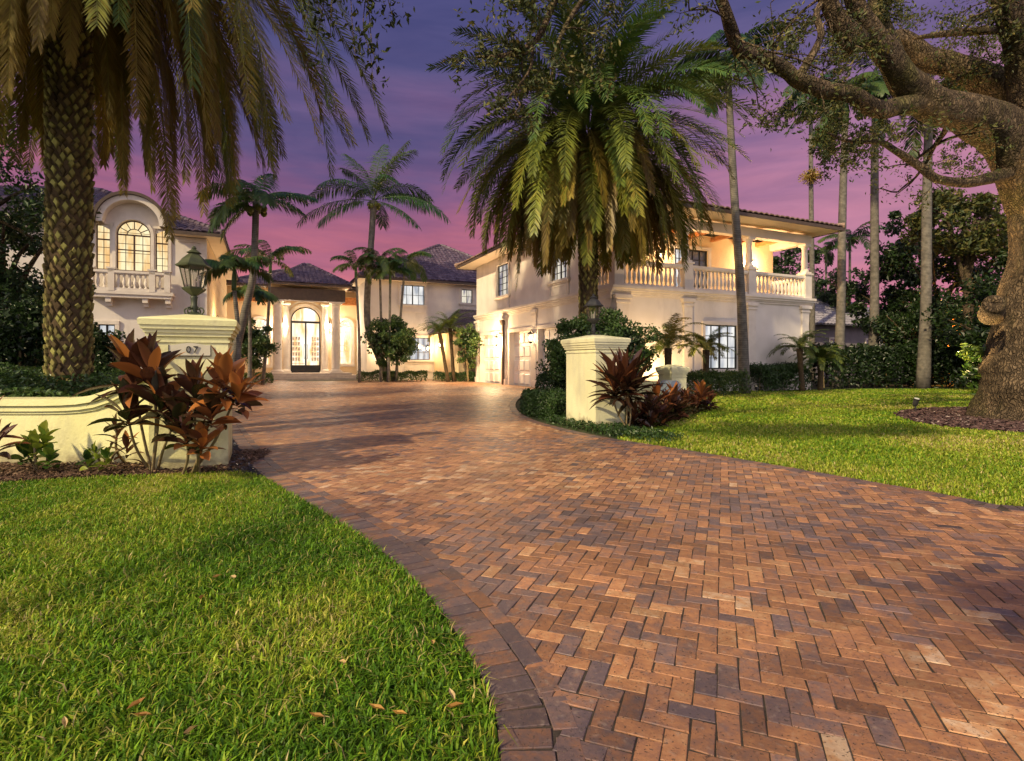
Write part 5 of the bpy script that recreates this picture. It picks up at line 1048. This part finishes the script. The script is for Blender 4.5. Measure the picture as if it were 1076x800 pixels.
hedge('hedge', 'low dark hedge at the driveway edge left of the right gate pillar', 'hedge', Wp(566, 0, 11.6)[:2], Wp(606, 0, 10.2)[:2], .95, .46, 9000, .055, (.4, 1))
hedge('hedge', 'taller dark hedge in front of the garage doors', 'hedge', Wp(574, 0, 13.6)[:2], Wp(612, 0, 12.6)[:2], .8, .72, 7000, .065, (.4, 1))
hedge('hedge', 'clipped dark hedge along the balcony wall', 'hedge', Wp(792, 0, 20.0)[:2], Wp(842, 0, 20.9)[:2], 1.0, .92, 8000, .09, (.35, .9))
hedge('hedge', 'leafy shrubs under the lit ground floor window', 'hedge', Wp(722, 0, 17.0)[:2], Wp(776, 0, 18.6)[:2], .9, .72, 6000, .09, (.7, .9))
hedge('hedge', 'long dark hedge in front of the neighbour house', 'hedge', (13.2, 23.5), (27, 25.5), 1.6, 1.6, 30000, .17, (.25, .5))
hedge('hedge', 'dark tall hedge behind the leafy left wing corner', 'hedge', (-15.6, 14.5), (-11.2, 14.2), 1.6, 1.4, 12000, .11, (.4, .9))
hedge('shrub_border', 'light green border shrubs beside the entrance steps', 'hedge', Wp(262, 0, 27)[:2], Wp(276, 0, 29)[:2], 1.2, .5, 2500, .12, (.8, 1))
# ground cover behind the low wall, on a raised bed
mb = MB(); gx = np.linspace(-16, -3.9, 60); gy = np.linspace(5.98, 13.5, 30); X, Y_ = np.meshgrid(gx, gy, indexing='ij')
Z = .62+.16*np.sin(X*1.7)*np.sin(Y_*2.1)+.22*np.clip((Y_-6.2)/2, 0, 1); XE = -4.0-(Y_-6)*.62; Z *= np.clip((XE-X)/.6, 0, 1)*np.clip((13.5-Y_)/1.5, 0, 1)
Z = Z-.02
v = np.stack([X, Y_, Z], -1).reshape(-1, 3); i, j = np.meshgrid(np.arange(59), np.arange(29), indexing='ij'); b = (i*30+j).ravel(); mb.add(v, np.stack([b, b+30, b+31, b+1], 1)); struct(mb, 'planting_bed', 'soil', label='raised planting bed behind the low wall')
n = 42000; x = -3.95-rng.random(n)**1.2*9; y = 6.05+rng.random(n)**1.5*6; k_ = x < -4.0-(y-6)*.62; x, y = x[k_], y[k_]; z = (.62+.16*np.sin(x*1.7)*np.sin(y*2.1)+.22*np.clip((y-6.2)/2, 0, 1))*np.clip((-3.9-(y-6)*.62-x)/.6, 0, 1)+rng.random(len(x))*.17+.04*np.sin(x*5)*np.sin(y*6)
mb = MB(); leaves(mb, np.stack([x, y, z], 1), .07, .55, (.5, 1), flat=.3); struct(mb, 'ground_cover', 'shrub', 'stuff', 'dense small leaved ground cover behind the low wall')
# leaf litter edge of the right gate pillar
n = 9000; e = RE[(RE[:, 1] > 7.0) & (RE[:, 1] < 14.5)]; L_ = np.concatenate([[0], np.cumsum(np.linalg.norm(np.diff(e, axis=0), axis=1))]); s = rng.random(n)*L_[-1]; P = np.stack([np.interp(s, L_, e[:, 0]), np.interp(s, L_, e[:, 1])], 1)+np.stack([rng.uniform(.12, .7, n), rng.uniform(.0, .5, n)], 1)
mb = MB(); leaves(mb, np.concatenate([P, rng.uniform(.01, .14, (n, 1))], 1), .055, .5, (.35, 1)); struct(mb, 'ground_cover', 'shrub', 'stuff', 'low dark ground cover along the driveway edge by the right gate pillar')

# cordylines: rosettes of broad leaves on thin canes
def lance(mb, base, az, el, ln, wd, droop, tint, segs=6, twist=0.):
    s = np.linspace(0, 1, segs+1); e = el-droop*s**1.4; D = np.stack([cos(az)*np.cos(e), sin(az)*np.cos(e), np.sin(e)], 1); P = np.asarray(base)+np.concatenate([[np.zeros(3)], np.cumsum((D[1:]+D[:-1])/2*ln/segs, 0)])
    S = np.array((-sin(az), cos(az), 0)); U = unit(np.cross(D, S)); S = S*cos(twist)+U*sin(twist); U = unit(np.cross(D, S)); w = wd/2*np.array([.2, .55, .92, 1.05, .95, .6, .04])[:segs+1]
    v = np.stack([P-S*w[:, None]+U*(w*.35)[:, None], P, P+S*w[:, None]+U*(w*.35)[:, None]], 1).reshape(-1, 3); q = []
    for k in range(segs): q += [(k*3, k*3+1, k*3+4, k*3+3), (k*3+1, k*3+2, k*3+5, k*3+4)]
    T = np.array([(tint[0], tint[1]*(.85 if i % 3 == 1 else 1.0), 0) for i in range(len(v))]); mb.add(v, q, tint=T)
def cordyline(base, heads, label, ln=.36, wd=.085, group='red leaved ti plants', nl=26, tintc=.45, tv=.22, name='ti_plant', m='cord', cat='plant', cr=.013):
    base = np.array(base, float); t = thing(name, label, cat, tuple(base), group=group); mb, ms = MB(), MB()
    for h in heads:
        hp = np.array(h[:3]); sc = h[3] if len(h) > 3 else 1; tc_ = h[4] if len(h) > 4 else tintc
        b0 = base+np.array((rng.normal(0, .06), rng.normal(0, .06), 0)); mid = (b0+hp)/2+rng.normal(0, .04, 3); ms.tube([b0, mid, hp], [cr*1.1, cr, cr*.7], 6)
        N_ = int(nl*(.7+.3*sc))
        for k in range(N_):
            u_ = k/N_; el = 1.42-1.45*u_**.9+rng.normal(0, .14); az = k*2.4+rng.normal(0, .2); l_ = ln*sc*(.65+.45*sin(pi*(.25+.6*u_)))*rng.uniform(.85, 1.15)
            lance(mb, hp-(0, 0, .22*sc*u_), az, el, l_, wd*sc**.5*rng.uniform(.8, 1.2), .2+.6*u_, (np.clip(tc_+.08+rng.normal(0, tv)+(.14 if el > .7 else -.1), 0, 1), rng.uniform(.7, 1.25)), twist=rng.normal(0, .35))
    ms.build('cane', M['stem'], t, shade=True); mb.build('foliage', M[m], t, shade=True); return t
def gb(px, py): x, y = G(px, py); return (x, y, 0)
Yl = 5.0
def WH(px, py, Y, *r): return tuple(Wp(px, py, Y))+r
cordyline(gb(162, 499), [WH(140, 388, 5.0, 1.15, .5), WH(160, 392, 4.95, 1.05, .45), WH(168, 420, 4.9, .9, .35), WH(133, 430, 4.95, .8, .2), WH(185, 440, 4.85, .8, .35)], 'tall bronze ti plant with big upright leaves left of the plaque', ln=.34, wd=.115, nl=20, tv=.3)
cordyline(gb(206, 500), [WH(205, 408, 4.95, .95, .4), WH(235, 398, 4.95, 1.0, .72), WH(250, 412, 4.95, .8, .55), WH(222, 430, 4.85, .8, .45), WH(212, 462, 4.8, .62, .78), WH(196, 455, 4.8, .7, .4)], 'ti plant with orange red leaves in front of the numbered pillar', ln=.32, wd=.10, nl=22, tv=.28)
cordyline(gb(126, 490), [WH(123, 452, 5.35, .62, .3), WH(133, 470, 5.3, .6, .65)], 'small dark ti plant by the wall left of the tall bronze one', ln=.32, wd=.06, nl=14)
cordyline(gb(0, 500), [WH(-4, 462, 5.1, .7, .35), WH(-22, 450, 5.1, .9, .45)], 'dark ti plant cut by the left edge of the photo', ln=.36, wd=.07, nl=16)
GRP = 'small bright green bedding plants'
cordyline(gb(40, 498), [WH(36, 466, 5.25, .8, .62), WH(46, 458, 5.3, .75, .7), WH(26, 474, 5.2, .6, .3), WH(52, 478, 5.2, .6, .3)], 'bright green broad leaved plant before the low wall', ln=.20, wd=.10, nl=14, m='bright', name='bedding_plant', group=GRP, tintc=.6, tv=.25)
cordyline(gb(103, 497), [WH(100, 475, 5.2, .6, .55), WH(112, 480, 5.15, .55, .6), WH(92, 482, 5.2, .5, .2)], 'smaller dark green plant between the bright one and the ti plants', ln=.20, wd=.08, nl=12, m='bright', name='bedding_plant', group=GRP, tintc=.4, tv=.3)
Yr = 8.35
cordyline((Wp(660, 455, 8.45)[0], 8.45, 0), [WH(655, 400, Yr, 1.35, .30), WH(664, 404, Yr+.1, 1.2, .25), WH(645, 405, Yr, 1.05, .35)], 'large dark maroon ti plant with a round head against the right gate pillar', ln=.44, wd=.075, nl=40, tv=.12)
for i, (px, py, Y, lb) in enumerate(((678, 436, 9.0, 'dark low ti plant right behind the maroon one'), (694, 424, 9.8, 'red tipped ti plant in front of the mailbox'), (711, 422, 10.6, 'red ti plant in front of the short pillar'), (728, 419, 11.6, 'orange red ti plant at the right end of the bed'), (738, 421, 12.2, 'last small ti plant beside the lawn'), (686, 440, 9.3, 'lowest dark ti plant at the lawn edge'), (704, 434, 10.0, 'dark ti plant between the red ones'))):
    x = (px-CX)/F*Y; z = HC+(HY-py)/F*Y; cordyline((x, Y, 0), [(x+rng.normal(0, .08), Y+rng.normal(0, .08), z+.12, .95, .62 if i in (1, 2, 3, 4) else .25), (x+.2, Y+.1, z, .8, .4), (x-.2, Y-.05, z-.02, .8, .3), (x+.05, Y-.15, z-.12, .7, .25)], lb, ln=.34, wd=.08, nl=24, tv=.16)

# ---- the big oak
ox, oy = 9.95, 10.3
t = thing('oak_tree', 'huge old oak with a mossy trunk and long crooked limbs at the right edge', 'tree', (ox, oy, 0))
mb = MB(); O = lambda px, py, Y: Wp(px, py, Y)
Q, R_ = mb.tube([(ox, oy, -.1), (ox-.02, oy, .25), (ox-.03, oy, .8), (ox+.02, oy, 1.6), (ox+.08, oy, 2.4), (ox+.15, oy, 3.4), (ox+.12, oy, 4.4)], [1.2, .97, .83, .74, .61, .52, .55], 48, wob=.035, sub=8)
o_ = mb.build('trunk', M['bark'], t, shade=True)
e = Wp(1044, 319, 9.5); mb = MB(); d = unit(np.array((-.62, -.78, .12))); base = e-d*.55-(0, 0, .1); mb.tube([base, base*.3+e*.7, e, e+d*.02, e+d*.01], [.20, .165, .155, .12, .05], 18, smooth=0); mb.build('branch_stub', M['bark'], t, shade=True)
limbs = []
def limb(P, R, wob=.05, n=14):
    m_ = MB(); p, r = m_.tube(P, R, n, wob=wob, sub=6); m_.build('limb', M['bark'], t, shade=True); limbs.append((p, r))
limb([(ox+.1, oy, 3.9), O(1060, 150, 9.9), O(1022, 122, 9.5), O(985, 112, 9.2), O(955, 90, 9.0), O(935, 62, 8.7), O(915, 35, 8.4), O(898, 0, 8.2), O(885, -60, 8.0)], [.46, .41, .34, .28, .235, .195, .16, .13, .10], n=24)
limb([O(975, 108, 9.2), O(945, 112, 8.9), O(922, 115, 8.6), O(895, 100, 8.3), O(865, 94, 8.0), O(838, 84, 7.8), O(825, 74, 7.7), O(800, 60, 7.5), O(778, 52, 7.3), O(768, 30, 7.1), O(758, 0, 6.9), O(735, -45, 6.7), O(690, -70, 6.6), O(640, -50, 6.6), O(590, -20, 6.6)], [.19, .15, .13, .12, .115, .105, .10, .09, .085, .08, .07, .06, .05, .045, .035], n=16)
limb([(ox+.1, oy, 4.1), O(1065, 110, 10.3), O(1030, 82, 10.4), O(1000, 68, 10.5), O(975, 62, 10.5), O(945, 40, 10.5), O(905, 48, 10.4), O(870, 30, 10.4)], [.5, .34, .26, .23, .2, .15, .1, .06], n=16)
limb([O(1068, 180, 10.1), O(1045, 186, 9.8), O(1015, 192, 9.5), O(985, 188, 9.3), O(962, 172, 9.2), O(940, 158, 9.1), O(925, 150, 9.0), O(890, 148, 8.9), O(870, 140, 8.8)], [.17, .11, .085, .075, .065, .055, .045, .03, .015], n=10)
limb([O(935, 62, 8.7), O(928, 30, 8.9), O(920, 0, 9.1), O(915, -50, 9.3)], [.2, .13, .11, .08]); limb([O(900, 48, 8.4), O(880, 20, 8.2), O(860, -20, 8.0), O(850, -70, 7.9)], [.2, .13, .1, .07])
limb([(ox+.2, oy, 4.2), O(1075, 60, 9.6), O(1060, 10, 9.2), O(1050, -60, 8.8)], [.4, .25, .2, .15]); limb([(ox+.3, oy+.1, 4.0), (ox+1.6, oy-.4, 5.6), (ox+3.2, oy-.8, 6.6)], [.5, .35, .2])
limb([O(1076, 30, 10), O(1040, 32, 9.8), O(1000, 35, 9.6), O(960, 40, 9.5)], [.1, .08, .06, .03], n=8); limb([O(838, 84, 7.8), O(862, 40, 7.9), O(858, 15, 8), O(870, -10, 8.2)], [.07, .05, .045, .04], n=8)
limb([O(590, -20, 6.6), O(575, 20, 6.5), O(560, 45, 6.5), O(530, 58, 6.4), O(500, 60, 6.4)], [.04, .04, .035, .025, .012], n=8); limb([O(690, -70, 6.6), O(640, -30, 6.4), O(605, 10, 6.3), O(585, 50, 6.3), O(580, 85, 6.3)], [.05, .04, .03, .02, .01], n=8)
limb([O(560, 45, 6.5), O(558, 70, 6.4), O(545, 90, 6.4), O(530, 108, 6.4)], [.02, .018, .014, .008], n=6)
# twigs and leaves
tw, lf = MB(), MB(); tips = []
def twig(p, d, ln, r, depth):
    P = [p]; dd = d
    for k in range(4): dd = unit(dd+rng.normal(0, .28, 3)+np.array((0, 0, -.05))); P.append(P[-1]+dd*ln/4)
    tw.tube(P, np.linspace(r, r*.45, 5), 5 if depth > 1 else 4, sub=2); 
    if depth <= 1: tips.append((P[-1], ln)); tips.append((P[2], ln*.8))
    if depth > 0:
        for k in range(3): q = P[rng.integers(1, 5)]; twig(q, unit(dd+rng.normal(0, .75, 3)), ln*rng.uniform(.5, .75), r*.5, depth-1)
for li, (p, r) in enumerate(limbs):
    n = {0: 3, 1: 6, 2: 5, 3: 6, 4: 3, 5: 4, 6: 4, 7: 3, 8: 4, 9: 3, 10: 3, 11: 2, 12: 2}.get(li, 3)
    for k in range(n):
        i = rng.integers(len(p)//3, len(p)); d = unit(np.array((rng.normal(0, 1), rng.normal(0, .6), rng.normal(.0, .8)))); twig(p[i], d, rng.uniform(.5, 1.1) if li < 10 else .5, max(.012, r[i]*.22), 2)
tw.build('twigs', M['bark'], t, shade=True)
C = []
for p, ln in tips: m_ = 11; C.append(p+rng.normal(0, 1, (m_, 3))*ln*.22)
for c, rad, nn in (((Wp(940, 15, 12.5)), (2.0, 1.4, .9), 2600), (Wp(1000, 45, 12.5), (1.6, 1.2, 1.0), 2000), (Wp(900, 135, 10.8), (1.0, .8, .5), 2400), (Wp(840, 128, 9.5), (.75, .6, .22), 900), (Wp(880, 30, 9), (1.0, .8, .5), 1200), (Wp(1060, 20, 10.5), (1.2, 1.2, .7), 2200),
                   (Wp(535, 22, 6.4), (.60, .5, .30), 260), (Wp(515, 70, 6.4), (.50, .4, .26), 300), (Wp(590, 35, 6.5), (.5, .4, .35), 60), (Wp(1010, 165, 11.5), (.8, .7, .5), 900)):
    P, _ = crown_pts(nn, c, rad, 26, .22, .2); C.append(P)
P = np.concatenate(C); leaves(lf, P, .075, .42, (.5, 1), (.4, .35))
lf.build('crown', M['oakleaf'], t)
# second, unseen-trunk tree whose twig hangs in at the top left
t = thing('overhanging_tree', 'thin leafy twigs hanging down from a tree above the top edge of the photo', 'tree', (-9.4, -7, 0)); tw, lf = MB(), MB(); 
tw.tube([(-9.4, -7, 0), (-9.3, -6.9, 3.5), (-8.6, -4.5, 6.8), (-6.0, 0, 8.4), (-3.4, 4.2, 7.6), Wp(375, -90, 6.2)], [.22, .15, .05, .035, .025, .018], 10); tw.tube([(-9.2, -6.7, 4.2), (-7.4, -6.4, 6.6), (-5.0, -6.4, 7.8)], [.09, .05, .02], 7); tw.tube([(-8.0, -3.5, 7.3), (-6.2, -2.4, 8.6), (-4.5, -1.7, 9.1)], [.035, .025, .015], 7); tb = tw.build('trunk', M['bark'], t, shade=True); tw = MB()
C = []
for (a, b_) in (((380, -90), (392, 75)), ((360, -90), (375, 60)), ((350, -90), (345, 40)), ((395, -90), (415, 20)), ((330, -90), (318, 30)), ((370, -80), (395, 98)), ((345, -90), (330, 75)), ((405, -80), (402, 8))):
    p0, p1 = Wp(*a, 6.2), Wp(*b_, 6.0+rng.normal(0, .15)); P_ = [Wp(375, -90, 6.2)]+[p0+(p1-p0)*k/5+rng.normal(0, .03, 3) for k in range(6)]; tw.tube(P_, np.linspace(.012, .003, 7), 4); 
    for k in range(14): s_ = rng.uniform(.35, 1); q = p0+(p1-p0)*s_; C.append(q+rng.normal(0, 1, (5, 3))*np.array((.10, .10, .07)))
tw.build('twigs', M['bark'], t); leaves(lf, np.concatenate(C), .10, .4, (.45, 1), (.35, .3), updir=(0, 0, -.8))
for sx_, sy_, r3, t_, nn in ((4.9, 8.7, (2.3, .7, .5), 14, 4200), (3.05, 2.45, (1.15, .30, .2), 12, 5200)):  # unseen leaf clumps added to cast shade on lawn and driveway
    P, _ = crown_pts(nn, (sx_-.67*t_, sy_-.74*t_, .649*t_), r3, 40, .28, .1); leaves(lf, P, .16, .6, (.45, 1)); lf.build('crown', M['oakleaf'], t)

# ---- background trees and neighbour house
def tree(c, rad, n, size, label, tint=(.3, .55), trunk=.2, m='shrub', name='tree', ncl=40, group=None, hollow=.35, clump=.3):  # default leaf tint is dimmed in place of shade on the background
    c = np.array(c, float); t = thing(name, label, 'tree', (c[0], c[1], 0), group=group); mb = MB(); mb.tube([(c[0], c[1], 0), (c[0]+.1, c[1], c[2]*.45), (c[0], c[1], c[2]*.95)], [trunk*1.3, trunk, trunk*.5], 9)
    for k in range(7): a = rng.uniform(0, 6.3); mb.tube([(c[0], c[1], c[2]*.6), c+np.array((cos(a)*rad[0]*.3, sin(a)*rad[1]*.3, 0)), c+np.array((cos(a)*rad[0]*.75, sin(a)*rad[1]*.75, rng.uniform(-.2, .6)*rad[2]))], [trunk*.5, trunk*.3, trunk*.1], 6)
    mb.build('trunk', M['bark'], t, shade=True); mb = MB(); P, _ = crown_pts(n, c, rad, ncl, clump, hollow); P = P[P[:, 2] > .1]; leaves(mb, P, size, .5, tint, (.3, .3)); mb.build('crown', M[m], t); return t
BG = 'dark trees beyond the right lawn'
tree(Wp(985, 300, 27), (3.0, 2, 3.2), 9000, .26, 'dark leafy tree behind the thick pale palm', group=BG, m='shrub', tint=(.3, .5))
tree(Wp(1015, 235, 24), (2.4, 2, 1.6), 5000, .24, 'brownish feathery tree seen left of the oak trunk', group=BG, m='oakleaf', tint=(.6, 1), ncl=30)
tree(Wp(1045, 350, 21), (2.2, 1.6, 2.2), 6500, .2, 'low dark tree touching the oak trunk', group=BG)
tree(Wp(932, 322, 29), (1.7, 1.4, 1.5), 4000, .24, 'round dark tree in front of the neighbour roof', group=BG)
tree(Wp(960, 350, 25.5), (2.0, 1.2, 1.6), 5000, .2, 'dense dark tree above the long hedge', group=BG)
tree(Wp(1010, 355, 24.5), (2.2, 1.2, 1.6), 5000, .2, 'dense dark tree near the orange lit wall', group=BG)
tree(Wp(1110, 330, 23), (3, 2.5, 4.5), 9000, .25, 'tall dark tree behind the oak at the right edge', group=BG)
tree(Wp(1250, 300, 26), (5, 3.5, 5), 9000, .35, 'big dark tree out past the right edge', group=BG)
tree(Wp(890, 305, 40), (2.2, 2, 1.6), 3500, .28, 'far green tree showing above the neighbour roof', group=BG)
tree(Wp(975, 250, 33), (2.6, 2, 3.2), 5000, .3, 'tall open tree against the pink sky right of centre', group=BG, ncl=26, clump=.22)
BL = 'dark trees behind the left palm'
tree(Wp(2, 280, 13), (1.7, 1.5, 2.4), 12000, .13, 'dark green tree left of the near date palm trunk', group=BL, tint=(.4, .9))
tree(Wp(-60, 230, 12), (2.6, 2.0, 3.5), 10000, .15, 'large dark tree at the left edge of the photo', group=BL, tint=(.35, .8))
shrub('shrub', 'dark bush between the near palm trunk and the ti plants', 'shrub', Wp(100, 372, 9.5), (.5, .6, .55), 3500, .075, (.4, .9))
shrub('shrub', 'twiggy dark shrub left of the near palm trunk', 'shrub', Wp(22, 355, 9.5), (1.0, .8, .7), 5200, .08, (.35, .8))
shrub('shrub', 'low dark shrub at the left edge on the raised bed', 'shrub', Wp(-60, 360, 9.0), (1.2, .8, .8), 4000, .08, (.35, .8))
for px, py, Y, lb in ((893, 262, 42, 'small distant palm crown above the neighbour roof'), (868, 275, 46, 'tiny distant palm beside the balcony corner')):
    adonidia(px, py, Y, px, 2.6, lb, 1.4, 'distant palms beyond the neighbour house')
# bright leafy vine at the foot of the oak
shrub('climbing_plant', 'bright green ferny plant at the left foot of the oak', 'plant', Wp(1026, 388, 10.9), (.24, .3, .55), 700, .10, (.55, .7), m='bright', stem=False)
# neighbour house
NX = thing('neighbour_house', 'low neighbour house with a grey tiled roof half hidden by dark trees', 'house', (19.5, 36, 0), TH)
NX.scale = (1, 1, 1.17); M['nwall'] = surf('neighbour_wall', (.20, .18, .20), (.26, .23, .25), 2, .9); M['nroof'] = surf('neighbour_roof', (.20, .19, .22), (.34, .32, .37), 5, .8, .3, 30); M['orangewall'] = surf('orange_wall', (.5, .22, .07), (.6, .28, .1), 2, .9)
def pn(mb, name, m, par=NX): return mb.build(name, M[m], par, world=False)
mb = MB(); mb.box(-4, 12, 0, 9, 0, 3.1); pn(mb, 'wall', 'nwall')
mb = MB(); roof_faces(mb, [((-4.7, -.7, 3.1), (12.7, -.7, 3.1), (0, 4.5, 5.6), (8, 4.5, 5.6)), ((-4.7, 9.7, 3.1), (-4.7, -.7, 3.1), (0, 4.5, 5.6), (0, 4.5, 5.6))], pitch=.35, row=.4)
mb.add([(-4.7, -.7, 3.06), (12.7, -.7, 3.06), (12.7, 9.7, 3.06), (-4.7, 9.7, 3.06), (0, 4.5, 5.56), (8, 4.5, 5.56)], [(0, 1, 5, 4), (2, 3, 4, 5)], [(3, 0, 4), (1, 2, 5)]); pn(mb, 'roof', 'nroof')
for x in (-1.5, 2.2, 6):
    mb = MB(); mb.box(x, x+1.4, -.06, -.01, 1.0, 2.3); w_ = pn(mb, 'window', 'pane_dark'); mb = MB(); mb.box(x-.1, x, -.09, -.005, .9, 2.4); mb.box(x+1.4, x+1.5, -.09, -.005, .9, 2.4); mb.box(x, x+1.4, -.09, -.005, 2.3, 2.4); mb.box(x, x+1.4, -.09, -.005, .9, 1.0); mb.box(x+.68, x+.72, -.08, -.005, 1.0, 2.3); pn(mb, 'frame', 'trim', w_)
mb = MB(); mb.box(.2, 1.9, -.12, -.08, .5, 1.0); 
t = thing('garden_fence', 'dark slatted fence in front of the neighbour house wall', 'fence', (15.4, 29.5, 0), TH); mb = MB()
for k in range(6): mb.box(-1.2, 2.6, 0, .03, .9+k*.16, 1.0+k*.16)
mb.build('slats', M['lampdark'], t, world=False)
for x in (-1.2, .7, 2.5): mb = MB(); mb.box(x, x+.09, .031, .12, 0, 1.95); mb.build('post', M['lampdark'], t, world=False)
t = thing('lit_garden_wall', 'orange lit wall glimpsed between dark leaves left of the oak', 'wall', (23.0, 28.0, 0), TH); mb = MB(); mb.box(-3.5, 3.5, 0, .3, 0, 3.3); mb.build('wall_body', M['orangewall'], t, world=False); mb = MB(); mb.box(-3.6, 3.6, -.06, .36, 3.3, 3.42); mb.build('coping', M['orangewall'], t, world=False)
ld = bpy.data.lights.new('wall_wash', 'POINT'); ld.energy = 420; ld.color = (1, .45, .12); ld.shadow_soft_size = .2; lo = bpy.data.objects.new('wall_wash', ld); SC.collection.objects.link(lo); lo.parent = t; lo.location = (-1, -1.1, 2.2)

# unseen trees added at left to keep the low warm light off the house
tree((-12.5, 10.5, 14.5), (4.8, 4.8, 4.2), 5200, .5, 'added unseen shade tree beyond the left edge of the lawn', ncl=60, hollow=.1, trunk=.35, group='unseen trees added to shade the house')
tree((-25, 17.5, 19.5), (6.5, 6, 6), 6000, .6, 'tallest added shade tree, unseen far out on the left', ncl=60, hollow=.1, trunk=.45, group='unseen trees added to shade the house')
tree((-9.0, 3.2, 17.5), (3.6, 3.2, 3.0), 3200, .45, 'added shade tree above the left lawn out of the frame', ncl=40, hollow=.1, trunk=.3, group='unseen trees added to shade the house')
tree(Wp(828, 292, 38), (2.6, 2, 2.2), 4500, .26, 'dark tree seen through the open end of the balcony', group=BG)
